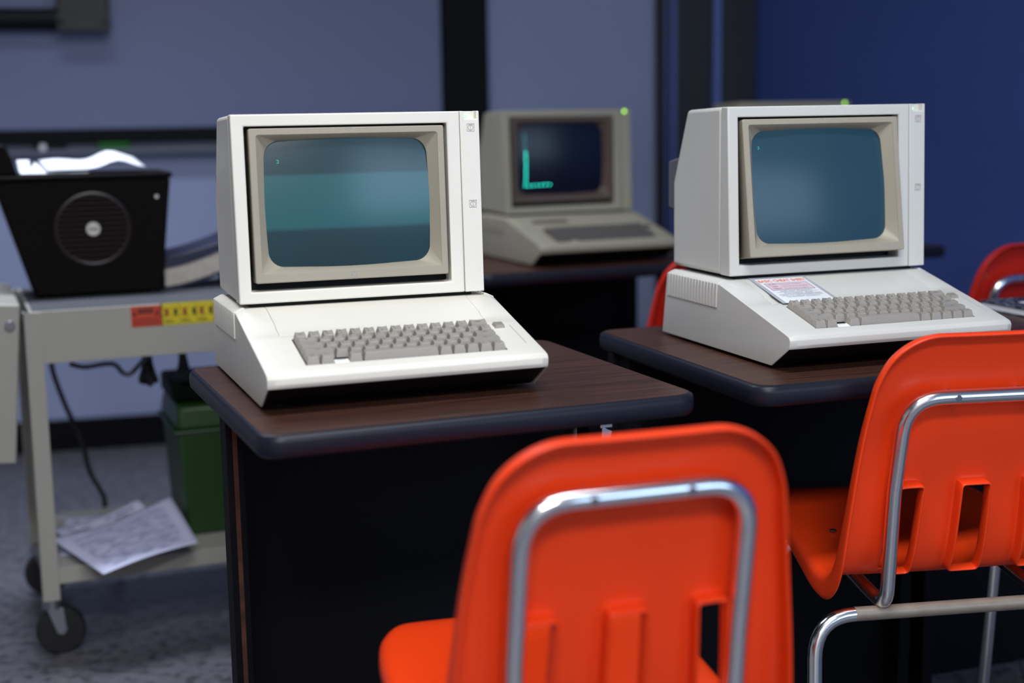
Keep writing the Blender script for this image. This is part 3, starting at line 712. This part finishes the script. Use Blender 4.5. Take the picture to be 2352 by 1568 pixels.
# ------------------------------------------------------------------ shell chairs
def make_chair(loc, yaw, shell, label, hz=.712, sz=0.):
    """origin on the floor below the rear seat edge; +y is where the sitter faces"""
    e = empty('shell_chair', (loc[0], loc[1], 0), yaw, label, 'chair', 'orange moulded shell chairs')
    # side profile from the seat's front edge to the top of the back: y, z, half width, flange depth
    key_ = [(.405, .448, .152, .014), (.375, .455, .166, .016), (.30, .450, .186, .018), (.22, .438, .193, .022), (.14, .422, .196, .028),
            (.085, .413, .197, .034), (.046, .419, .196, .038), (.020, .452, .194, .036), (.004, .525, .188, .030), (-.012, .635, .176, .025), (-.030, .715, .164, .021), (-.047, .780, .154, .019)]
    kp = spline([V((a, b, c)) for a, b, c, d in key_], 6); kd = [p.x for p in spline([V((d, 0, 0)) for a, b, c, d in key_], 6)]
    arc = [0.]
    for a, b in zip(kp, kp[1:]): arc.append(arc[-1]+math.hypot(b.x-a.x, b.y-a.y))
    LEN = arc[-1]
    def at(q):
        q = min(max(q, 0), LEN); i = 0
        while i < len(arc)-2 and arc[i+1] < q: i += 1
        t = (q-arc[i])/max(1e-9, arc[i+1]-arc[i]); p = kp[i].lerp(kp[i+1], t); dp = kd[i]+(kd[i+1]-kd[i])*t
        a = kp[max(i-1, 0)]; b = kp[min(i+2, len(kp)-1)]; tg = V((0, b.x-a.x, b.y-a.y)).normalized()
        nr = V((0, tg.z, -tg.y))
        if nr.y*.6+nr.z*.8 < 0: nr = -nr                   # towards the sitter
        return p, dp, tg, nr
    RF, RT = .060, .064                                        # corner radii: seat front, back top
    def ends(u_, rho):
        hwF, hwT = kp[0].z-rho, kp[-1].z-rho
        def cut(hw, r):
            e_ = max(0, abs(u_)*hw-(hw-r)); return r-math.sqrt(max(0, r*r-e_*e_))
        return cut(hwF, RF), LEN-cut(hwT, RT)
    NU, NV = 48, 72; rho = .012
    bm = bmesh.new(); g = []; info = {}
    for i in range(NV+1):
        r = []
        for j in range(NU+1):
            u_ = -1+2*j/NU; s0, s1 = ends(u_, rho); q = s0+(s1-s0)*i/NV
            p, dp, tg, nr = at(q)
            v = bm.verts.new(V((u_*(p.z-rho), p.x, p.y))+nr*(.003*u_*u_)); info[v] = (dp, nr, q); r.append(v)
        g.append(r)
    holes = []
    for i in range(NV):
        for j in range(NU):
            f = bm.faces.new((g[i][j], g[i][j+1], g[i+1][j+1], g[i+1][j])); c = f.calc_center_median(); uc = -1+(2*j+1)/NU
            if c.y < .060 and (.432 < c.z < .572+sz) and any(abs(uc-sx/.172) < .0195/.172 for sx in (-.095, 0, .095)): holes.append(f)
    # rolled rim all round, turned towards the back and underside
    loop = g[0]+[g[i][NU] for i in range(1, NV)]+g[NV][::-1]+[g[i][0] for i in range(NV-1, 0, -1)]
    n = len(loop); prev = loop; base = [v.co.copy() for v in loop]
    out = []
    for k in range(n):
        t_ = (base[(k+1) % n]-base[k-1]).normalized(); nr = info[loop[k]][1]; o_ = t_.cross(nr).normalized()
        cen = V((0, at(LEN/2)[0].x, .55)); q = info[loop[k]][2]; pc = at(q)[0]; inner = V((0, pc.x, pc.y))
        mid = at(min(max(q, .06), LEN-.06))[0]; inner = V((0, mid.x, mid.y))
        if o_.dot(base[k]-inner) < 0: o_ = -o_
        out.append(o_)
    rings = [(rho*math.sin(a), -rho*(1-math.cos(a)), 0) for a in (PI/8, PI/4, 3*PI/8, PI/2)]+[(rho*1.02, -rho, .5), (rho*1.04, -rho, 1.)]
    for dx_, dn_, ex in rings:
        cur = []
        for k in range(n):
            dp, nr, q = info[loop[k]]
            cur.append(bm.verts.new(base[k]+out[k]*dx_+nr*(dn_-max(0, dp-rho)*ex)))
        for k in range(n):
            bm.faces.new((prev[k], prev[(k+1) % n], cur[(k+1) % n], cur[k]))
        prev = cur
    bmesh.ops.delete(bm, geom=holes, context='FACES')
    bmesh.ops.recalc_face_normals(bm, faces=bm.faces)
    inner_b = [ed for ed in bm.edges if ed.is_boundary and all(abs(v.co.x) < .12 and v.co.y < .09 and .415 < v.co.z < .60 for v in ed.verts)]
    for it, (dy, dz) in enumerate(((-.010, -.001), (-.012, -.003))):   # slot rims standing out to the rear
        ret = bmesh.ops.extrude_edge_only(bm, edges=inner_b)
        for v in [q for q in ret['geom'] if isinstance(q, bmesh.types.BMVert)]: v.co.y += dy; v.co.z += dz
        inner_b = [q for q in ret['geom'] if isinstance(q, bmesh.types.BMEdge)]
    bmesh.ops.recalc_face_normals(bm, faces=bm.faces)
    me = bpy.data.meshes.new('shell'); bm.to_mesh(me); bm.free(); me.materials.append(shell)
    o = link('shell', me, e, ang=70)
    so = o.modifiers.new('wall', 'SOLIDIFY'); so.thickness = .0045; so.offset = 0
    sb = o.modifiers.new('smooth', 'SUBSURF'); sb.levels = 1; sb.render_levels = 1
    r = .0108; ch = M['chrome']
    # back support hoop
    bx = .124
    hoop = [(-bx, .22, .404), (-bx, .060, .388), (-bx, -.004, .384), (-bx, -.022, .56), (-bx*.985, -.052, hz), (bx*.985, -.052, hz), (bx, -.022, .56), (bx, -.004, .384), (bx, .060, .388), (bx, .22, .404)]
    pth = fillet(hoop[:4], .05)[:-1]+fillet(hoop[3:7], .052, 8)[0:]+fillet(hoop[6:], .05)[1:]
    hp = MB().tube(pth, r, 14).build('back_hoop', ch, e, ang=60, label='bent chrome tube behind the backrest')
    for xx in (-.052, .052):
        MB().tube([(xx, -.0645, hz), (xx, -.022, hz+.004)], .0045, 10).build('rivet', M['steel'], hp)
    # legs: front and rear bent tubes with a cross bar each
    rear = fillet([(-.252, -.072, .012), (-.226, .010, .371), (.226, .010, .371), (.252, -.072, .012)], .060, 8)
    front = fillet([(-.225, .375, .012), (-.190, .27, .408), (.190, .27, .408), (.225, .375, .012)], .060, 8)
    def halves(path):
        k = len(path)//2; return path[:k+1], path[k:]
    for nm, path, cm_ in (('rear', rear, M['tan_tube']), ('front', front, M['chrome'])):
        pa = [p for p in path]; left = [p for p in pa if p.x < -.128]; right = [p for p in pa if p.x > .128]
        mid = [left[-1]]+[p for p in pa if -.128 <= p.x <= .128]+[right[0]]
        for q in (left, right):
            lg = MB().tube(q, r, 14).build('leg', ch, e, ang=60)
            ft = q[0] if q[0].z < .1 else q[-1]
            MB().tube([(ft.x, ft.y, 0), (ft.x, ft.y, .02)], r+.003, 12).build('foot_cap', M['rubber'], lg)
        MB().tube(mid, r*.98, 14).build('cross_tube', cm_, e, ang=60, label='worn tan cross tube under the seat' if nm == 'rear' else None)
    for (x_, y_) in ((-.128, .195), (.128, .195)):
        z_ = .4335+.010*(x_/.19)**2+.0018
        MB().disc((x_, y_, z_), (0, 0, 1), .0055, .0016, 14).build('seat_rivet', M['steel'], e)
    return e
make_chair((.107, 1.405), .32, M['orange'], 'orange shell chair nearest the front, tucked under the left desk', .728, .022)
make_chair((.657, 1.990), .15, M['orange'], 'orange shell chair with open back slots, cut by the right edge', .700)
make_chair((.452, 3.150), .40, M['red'], 'red shell chair in the back row peeking out left of the right computer')
make_chair((1.175, 3.250), .40, M['red'], 'red shell chair behind the marbled notebook at far right')

# ------------------------------------------------------------------ marbled notebook
q = onz(2241, 690, TZ+.017); ny = .335
nb = empty('notebook', (q.x+math.sin(ny)*.24+.012, q.y-math.cos(ny)*.24+.004, TZ+.0009), ny, 'blue marbled composition notebook with a white label at the far right', 'notebook')
MB().box(0, 0, .002, .185, .24, .014).build('page_block', M['paper'], nb, .001)
MB().box(-.003, -.003, .014, .188, .243, .0165).build('front_cover', M['marble'], nb, .001); MB().box(-.003, -.003, 0, .188, .243, .002).build('back_cover', M['marble'], nb, .0008)
MB().box(.040, .040, .0165, .165, .185, .0171).build('label_patch', M['paper'], nb)

# ------------------------------------------------------------------ audio visual cart
CY = .38; CO = V((-.966, 2.809, 0))
CX = V((math.cos(CY), math.sin(CY), 0)); CYv = V((-math.sin(CY), math.cos(CY), 0))
def cl(u, v, z):          # cart-local coordinates of a picture point at height z
    p = onz(u, v, z)-CO; return V((p.dot(CX), p.dot(CYv), z))
cart = empty('utility_cart', CO, CY, 'beige metal utility cart on casters standing at left', 'cart')
CWc, CD = .80, .44
MB().box(.004, .001, .6135, CWc, .004, .7205).build('apron', M['cart'], cart, .001)
t = MB(); t.box(.004, .004, .7155, CWc, CD, .7200); t.box(.004, CD-.004, .66, CWc, CD, .7155); t.box(CWc-.004, .004, .66, CWc, CD, .7155); t.box(.004, .004, .66, .008, CD, .7155)
t.build('top_shelf', M['cart'], cart, .001)
MB().box(.010, .010, .7200, CWc-.006, CD-.006, .7212).build('shelf_mat', M['shelf'], cart)
t = MB(); t.box(.012, .001, .1520, CWc, .004, .1865); t.box(.012, .004, .1815, CWc, CD, .1865); t.box(.012, CD-.004, .152, CWc, CD, .1815); t.box(CWc-.004, .004, .152, CWc, CD, .1815)
t.build('lower_shelf', M['cart'], cart, .001)
for x_, y_, a, b in ((-.008, -.001, 1, 1), (-.008, CD+.001, 1, -1), (CWc+.008, -.001, -1, 1), (CWc+.008, CD+.001, -1, -1)):
    t = MB(); t.box(min(x_, x_+a*.034), min(y_, y_+b*.003), .118, max(x_, x_+a*.034), max(y_, y_+b*.003), .7195); t.box(min(x_, x_+a*.003), min(y_, y_+b*.034), .118, max(x_, x_+a*.003), max(y_, y_+b*.034), .7195)
    t.build('leg', M['cart'], cart, .001)
    cx_, cy_ = x_+a*.018, y_+b*.018
    ca = MB().disc((cx_, cy_, .100), (0, 0, 1), .021, .018, 20).build('caster', M['steel'], cart)
    wx, wy = cx_+.014, cy_+.004
    fk = MB()
    for s_ in (-1, 1): fk.prism_y([(cx_-.012, .101), (cx_+.020, .101), (wx+.011, .052), (wx+.004, .043), (wx-.008, .046)], wy+s_*.019-.0015, wy+s_*.019+.0015)
    fk.box(cx_-.012, wy-.02, .097, cx_+.02, wy+.02, .101); fk.build('fork', M['steel'], ca, .0005)
    wl = MB(); prof = [(.012, -.016), (.046, -.016), (.0495, -.012), (.050, 0), (.0495, .012), (.046, .016), (.012, .016)]
    wl.loft([[(wx+r_*math.cos(k*PI/16), wy+yy, .050+r_*math.sin(k*PI/16)) for k in range(32)] for r_, yy in prof]); wl.build('wheel', M['rubber'], ca, ang=40)
    MB().tube([(wx, wy-.022, .05), (wx, wy+.022, .05)], .006, 12).build('axle', M['steel'], ca)
dl = MB().box(-.052, 0, -.322, 0, .40, 0).build('drop_leaf', M['cart'], cart, .004, 3, loc=(-.0130, -.012, .738), rot=(0, math.radians(5.0), 0), label='folded side leaf with a bolt')
MB().disc((-.018, 0, -.042), (0, -1, 0), .010, .006, 16).build('bolt', M['steel'], dl, .001)
# safety labels on the apron
def cap(u, v):            # apron plane
    d = ray(u, v); o = V((0, 0, CAM_H))-CO; n = CYv; t = (0-o.dot(n))/d.dot(n); p = o+d*t; return p.dot(CX), p.z
a0, z1 = cap(300, 705); a1, z0 = cap(371, 747)
lb = MB().box(a0, -.0006, z0, a1, .001, z1).build('warning_label', M['lred'], cart, smooth=False, label='red label headed WARNING')
Lw, Hh = a1-a0, z1-z0; yl = -.0008
t = MB(); t.box(a0+Lw*.22, yl, z0+Hh*.64, a1-Lw*.24, yl+.0002, z0+Hh*.90); t.build('heading_box', M['ink'], lb, smooth=False)
t = MB(); add_text(t, 'WARNING', Hh*.23, (a0+Lw*.49, yl-.0002, z0+Hh*.77), (1, 0, 0), (0, 0, 1)); t.build('heading', M['lred'], lb, smooth=False)
t = MB()
for cx_ in (a0+Lw*.11, a1-Lw*.12): t.add([(cx_-Lw*.09, yl, z0+Hh*.52), (cx_+Lw*.09, yl, z0+Hh*.52), (cx_, yl, z0+Hh*.92)], [(0, 1, 2)])
for k in range(4):
    for j in range(6): t.box(a0+Lw*(.06+.15*j), yl, z0+Hh*(.08+.095*k), a0+Lw*(.06+.15*j+.12), yl+.0002, z0+Hh*(.08+.095*k+.05))
t.build('fine_print', M['lred_dark'], lb, smooth=False)
MB().box(a1, -.0007, z0, a1+.0028, .001, z1+.003).build('label_edge', M['ink'], cart, smooth=False)
b0 = a1+.0028; b1, _ = cap(494, 715); b1 += .03; n4 = 4
y_l = MB().box(b0, -.0006, z0, b1, .001, z1+.003).build('caution_label', M['lyel'], cart, smooth=False, label='yellow label with crossed-out tipping figures')
pw = .0345
t = MB(); t2 = MB()
for k in range(4):
    x0 = b0+k*pw
    for fx in ((.25, .78) if k == 0 else (.35, .88)):
        cx_ = x0+pw*fx; zc = z0+Hh*.62
        t.box(cx_-.0034, yl, zc-.004, cx_+.0034, yl+.0002, zc+.006); t.box(cx_-.0012, yl, zc+.006, cx_+.0012, yl+.0002, zc+.0095); t.box(cx_-.0030, yl, zc-.009, cx_-.0006, yl+.0002, zc-.004); t.box(cx_+.0006, yl, zc-.009, cx_+.003, yl+.0002, zc-.004)
    for j in range(3): t.box(x0+pw*.1, yl, z0+Hh*(.10+.07*j), x0+pw*(.75-.1*j), yl+.0002, z0+Hh*(.10+.07*j)+.0012)
    t.box(x0+pw-.0004, yl, z0, x0+pw+.0004, yl+.0002, z1+.002)
    for sg in (-1, 1):
        a = V((x0+pw*.30-sg*.010, yl-.0003, z0+Hh*.38)); b = V((x0+pw*.30+sg*.010, yl-.0003, z0+Hh*.88)); nn = V((.0011, 0, 0)); t2.add([a-nn, a+nn, b+nn, b-nn], [(0, 1, 2, 3)])
t.build('pictograms', M['ink'], y_l, smooth=False); t2.build('crosses', M['lred'], y_l, smooth=False)

# speaker case on the top shelf
def on_cart(lx, ly, z): return CO+CX*lx+CYv*ly+V((0, 0, z))
bl = cl(84, 688, .7212); br = cl(376, 672, .7212)
ly = (bl.y+br.y)/2; wB = br.x-bl.x
spk = empty('speaker_case', on_cart(bl.x, ly, .7217), CY, 'dark brown trapezoid speaker case with a round slatted grille, on the cart', 'speaker')
HS = .262; TLx, TRx = -.070, wB+.028; DP = .17
t = MB(); t.loft([[(0, 0, 0.004), (wB, 0, .004), (wB, DP, .004), (0, DP, .004)], [(TLx, -.006, HS-.012), (TRx, -.006, HS-.012), (TRx, DP+.01, HS-.012), (TLx, DP+.01, HS-.012)]])
t.build('cabinet', M['case'], spk, .006)
MB().box(TLx-.004, -.011, HS-.013, TRx+.004, DP+.014, HS).build('rim', M['case'], spk, .005)
MB().loft([[(TLx-.03, .0, HS), (TLx+.050, .0, HS), (TLx+.050, DP, HS), (TLx-.03, DP, HS)], [(TLx-.03, .0, HS+.065), (TLx+.030, .0, HS+.065), (TLx+.030, DP, HS+.065), (TLx-.03, DP, HS+.065)]]).build('raised_lid', M['case'], spk, .005)
gx, gz, gr = wB*.47, HS*.555, .079
fyv = lambda z: -.006*(z-.004)/(HS-.016)
t = MB(); ring = []
for k in range(48):
    a = k*2*PI/48; ring.append((math.cos(a), math.sin(a)))
t.loft([[(gx+r_*c_, fyv(gz+r_*s_)+yy, gz+r_*s_) for c_, s_ in ring] for r_, yy in ((gr, 0.0), (gr, -.003), (gr-.004, -.0045), (gr-.007, -.003), (gr-.007, .001))], cap=False)
t.build('grille_ring', M['grille'], spk, ang=40)
t = MB()
for k in range(13):
    z = gz-.066+k*.011; hw = math.sqrt(max(0, (gr-.007)**2-(z-gz)**2))
    t.prism_x([(fyv(z), z-.003), (fyv(z)-.0035, z-.0008), (fyv(z)-.0035, z+.0008), (fyv(z), z+.003)], gx-hw, gx+hw)
t.build('grille_slats', M['grille'], spk)
t = MB(); t.loft([[(gx+r_*c_, fyv(gz)+yy, gz+r_*s_) for c_, s_ in ring] for r_, yy in ((.0148, -.002), (.0148, -.0055), (.0138, -.0068), (.0122, -.0068), (.0118, -.0060))]); 
bg = t.build('badge', M['badge'], spk, label='round silver badge')
t = MB(); add_text(t, 'Avid', .0105, (gx, fyv(gz)-.0066, gz), (1, 0, 0), (0, 0, 1), bold=.0002); t.build('lettering', M['ink'], bg, smooth=False)
MB().disc((wB*.985, -.005, HS*.80), (0, -1, 0), .0042, .004, 12).build('pilot_lamp', M['badge'], spk)
for fx in (.02, wB-.02):
    for fy_ in (.02, DP-.02): MB().disc((fx, fy_, 0), (0, 0, 1), .009, .005, 12).build('foot', M['rubber'], spk)

def sheet(name, w_, h_, mt, loc, rot, label, fn, cat='paper', group=None, nx=14, ny=14):
    bm = bmesh.new(); uvl = None; g = []
    for j in range(ny+1):
        g.append([bm.verts.new((w_*(i/nx-.5), h_*(j/ny-.5), fn(i/nx, j/ny))) for i in range(nx+1)])
    uvl = bm.loops.layers.uv.new('uv')
    for j in range(ny):
        for i in range(nx):
            f = bm.faces.new((g[j][i], g[j][i+1], g[j+1][i+1], g[j+1][i]))
            for lp, (a, b) in zip(f.loops, ((i, j), (i+1, j), (i+1, j+1), (i, j+1))): lp[uvl].uv = (a/nx, b/ny)
    me = bpy.data.meshes.new(name); bm.to_mesh(me); bm.free(); me.materials.append(mt)
    o = link(name, me, None, ang=70); o.location = loc; o.rotation_euler = rot
    so = o.modifiers.new('thickness', 'SOLIDIFY'); so.thickness = .0003; so.offset = 0
    return tag(o, label, cat, group)
zt = .7217+HS+.002
sheet('paper_sheet', .205, .15, M['paper'], on_cart(bl.x+.138, ly+.085, zt+.005), (0, 0, CY+.05), 'white sheet humped in the middle on top of the speaker case', lambda a, b: .003+.017*b+.017*math.exp(-((a-.72)/.17)**2)+.003*math.sin(9*a)*b, group='loose papers on the speaker case')
sheet('paper_sheet', .12, .12, M['paper'], on_cart(bl.x+.072, ly+.068, zt+.0005), (0, 0, CY-.16), 'white sheet with a curled left corner on top of the speaker case', lambda a, b: .0005+.011*b*(1-a)+.010*max(0, (.25-a)/.25)**2*b, group='loose papers on the speaker case')
sheet('paper_scrap', .026, .045, M['paper'], on_cart(bl.x-.001, ly+.055, zt), (0, 0, CY+.15), 'small upturned paper scrap at the left of the speaker case top', lambda a, b: .0008+.028*max(0, (b-.2)/.8)**2, group='loose papers on the speaker case')

# thick book with a navy cover lying beside the speaker case
bk = empty('thick_book', on_cart(br.x+.012, ly+.045, .7217), CY, 'thick book with cream pages and a bowed navy cover beside the speaker case', 'book')
LB = .23; n = 12
def curve(t_, base, rise): return base+rise*t_**1.5
lo = [(LB*k/n, curve(k/n, .0065, .072)) for k in range(n+1)]; hi = [(LB*k/n, curve(k/n, .0490, .082)) for k in range(n+1)]
MB().prism_y(lo+hi[::-1], 0, .15).build('page_block', M['pages'], bk, .001, ang=40)
c1 = [(x, z+.0004) for x, z in hi]; c2 = [(x+.002, z+.026-.010*(x/LB)) for x, z in hi]
MB().prism_y([(-.004, .048)]+c1[1:]+c2[::-1], -.008, .16).build('top_cover', M['navy'], bk, .002, ang=40)
b1_ = [(x, z-.0004) for x, z in lo]; b2_ = [(x, max(0.0, z-.006)) for x, z in lo]
MB().prism_y(b2_+b1_[::-1], -.006, .16).build('back_cover', M['navy'], bk, .0008, ang=40)
MB().box(LB*.62, .02, 0, LB*.98, .14, .024).build('book_support', M['navy'], bk, .002)

# green case on the lower shelf
p0 = cl(432, 1258, .1865)
gb = empty('storage_case', on_cart(p0.x+.004, .105, .1870), CY, 'dark green lidded plastic case on the lower shelf of the cart', 'case')
gw, gd, gh = .26, .24, .300
t = MB(); t.loft([[(.010, .010, 0), (gw-.01, .01, 0), (gw-.01, gd-.01, 0), (.01, gd-.01, 0)], [(0, 0, gh*.78), (gw, 0, gh*.78), (gw, gd, gh*.78), (0, gd, gh*.78)]]); t.build('body', M['green'], gb, .006)
MB().box(-.010, -.010, gh*.78, gw+.01, gd+.01, gh*.80).build('flange', M['green'], gb, .003)
MB().loft([[(-.004, -.004, gh*.80), (gw+.004, -.004, gh*.80), (gw+.004, gd+.004, gh*.80), (-.004, gd+.004, gh*.80)], [(.004, .004, gh*.97), (gw-.004, .004, gh*.97), (gw-.004, gd-.004, gh*.97), (.004, gd-.004, gh*.97)]]).build('lid', M['green'], gb, .008)
MB().box(0, .060, gh*.97, gw-.01, gd, gh*1.12).build('lid_top', M['green_dark'], gb, .008, label='blackish green raised lid top')

# printed papers on the lower shelf
G = 'printed sheets on the lower cart shelf'
def quad_sheet(name, c, mt, label, group, fn, n=18):
    """a sheet through four corner points: left, front, right, back"""
    c = [V(p) for p in c]; o_ = sum(c, V())/4; bm = bmesh.new(); g = []; uvl = bm.loops.layers.uv.new('uv')
    for j in range(n+1):
        r = []
        for i in range(n+1):
            a, b = i/n, j/n; p = c[0]*(1-a)*(1-b)+c[1]*(1-a)*b+c[2]*a*b+c[3]*a*(1-b); r.append(bm.verts.new(p-o_+V((0, 0, fn(a, b)))))
        g.append(r)
    for j in range(n):
        for i in range(n):
            f = bm.faces.new((g[j][i], g[j+1][i], g[j+1][i+1], g[j][i+1]))
            for lp, (a, b) in zip(f.loops, ((i, j), (i, j+1), (i+1, j+1), (i+1, j))): lp[uvl].uv = (a/n, 1-b/n)
    bmesh.ops.recalc_face_normals(bm, faces=bm.faces)
    me = bpy.data.meshes.new(name); bm.to_mesh(me); bm.free(); me.materials.append(mt)
    o = link(name, me, None, ang=70); o.location = o_
    so = o.modifiers.new('thickness', 'SOLIDIFY'); so.thickness = .0003; so.offset = 0
    return tag(o, label, 'paper', group)
Z0 = .1880
quad_sheet('paper_sheet', (onz(150, 1188, Z0), onz(138, 1277, Z0), onz(330, 1262, Z0), onz(318, 1178, Z0)), M['print2'], 'lowest printed sheet of the pile, lying flat on the cart shelf', G, lambda a, b: 0)
quad_sheet('paper_sheet', (onz(122, 1216, Z0+.006), onz(210, 1290, Z0+.003), onz(405, 1232, Z0+.004), onz(315, 1147, Z0+.045)), M['print2'], 'printed sheet with one peaked corner in the middle of the pile', G, lambda a, b: -.010*math.sin(PI*a)*(1-b)+.0015)
quad_sheet('paper_sheet', (onz(116, 1239, Z0+.020), onz(238, 1322, Z0+.008), onz(456, 1249, Z0+.026), onz(390, 1140, Z0+.066)), M['print1'], 'topmost printed sheet, its front corner hanging past the shelf edge', G, lambda a, b: -.018*math.sin(PI*a)*(1-b)*.8+.006*math.sin(PI*a)*b+.012*math.sin(PI*b)*a*(1-a)+.003)

# cords
def cord(pts, r, mt, label, n=8): 
    o = MB().tube(spline(pts, n), r, 8).build('cord', mt, None, ang=70); return tag(o, label, 'cord')
def cp3(u, v, ly_):         # cart-local picture point on the vertical plane ly_
    d = ray(u, v); o = V((0, 0, CAM_H))-CO; t = (ly_-o.dot(CYv))/d.dot(CYv); return CO+o+d*t
cord([cp3(117, 815, .452), cp3(122, 855, .452), cp3(150, 930, .455), cp3(187, 1010, .455), cp3(205, 1080, .458), cp3(230, 1125, .458), cp3(240, 1150, .460), on_cart(.17, .475, .09), on_cart(.20, .50, .007)], .0062, M['cord'], 'long black power cord hanging down behind the cart')
cord([cp3(160, 836, .10), cp3(195, 843, .10), cp3(240, 836, .10), cp3(265, 838, .10), cp3(282, 856, .10), cp3(300, 858, .10), cp3(325, 832, .10), cp3(345, 815, .10)], .0052, M['grey_cord'], 'grey cord looping below the cart apron')
def bundle(u, v0, v1, wd, ly_, label):
    a = cp3(u, v0-25, ly_); b = cp3(u, v1, ly_); h = (a.z-b.z)
    e = empty('cord_bundle', a, CY, label, 'cord')
    for k in range(5):
        f = (k-2)/2*wd; d = (k % 2)*.008
        pts = [(f*.4, d, 0), (f*.5, d, -h*.4), (f*1.0, d, -h*.8), (f*.8+.004, d+.004, -h*(1-.05*abs(k-2))), (f*.5+.008, d+.008, -h*.8), (f*.3+.004, d+.006, -h*.35), (f*.3, d+.004, 0)]
        MB().tube(spline(pts, 6), .0040, 8).build('strand', M['cord'], e, ang=70)
    MB().tube([(0, .003, -h*.42), (0, .003, -h*.50)], wd*.72, 12).build('tie', M['cord'], e)
bundle(337, 835, 886, .017, .10, 'black cord bundle tied in a knot under the cart apron')
bundle(418, 825, 867, .010, .10, 'small looped black cord under the cart apron, nearer the desk')

# ------------------------------------------------------------------ light
def area(name, loc, rot, sx, sy, power, col):
    l = bpy.data.lights.new(name, 'AREA'); l.shape = 'RECTANGLE'; l.size = sx; l.size_y = sy; l.energy = power; l.color = col
    o = bpy.data.objects.new(name, l); COL.objects.link(o); o.location = loc; o.rotation_euler = rot; return o
area('ceiling_lamp_front', (.25, 1.05, HC-.06), (0, 0, .35), 1.2, .30, 36, (.92, .96, 1.0))
area('ceiling_lamp_rear', (.15, -.95, HC-.06), (0, 0, .35), 1.2, .60, 88, (.93, .955, 1.0))
area('ceiling_lamp_back', (-1.15, 3.1, HC-.06), (0, 0, .35), 1.2, .30, 22, (.80, .87, 1.0)).data.spread = 1.9
wd = bpy.data.worlds.new('world'); S.world = wd; wd.use_nodes = True
wd.node_tree.nodes['Background'].inputs[0].default_value = (.10, .13, .25, 1); wd.node_tree.nodes['Background'].inputs[1].default_value = .05

vs_ = S.view_settings; S.display_settings.display_device = 'sRGB'
vs_.view_transform = 'Standard'; vs_.look = 'None'; vs_.gamma = 1.0; vs_.exposure = 0.15; vs_.use_curve_mapping = False
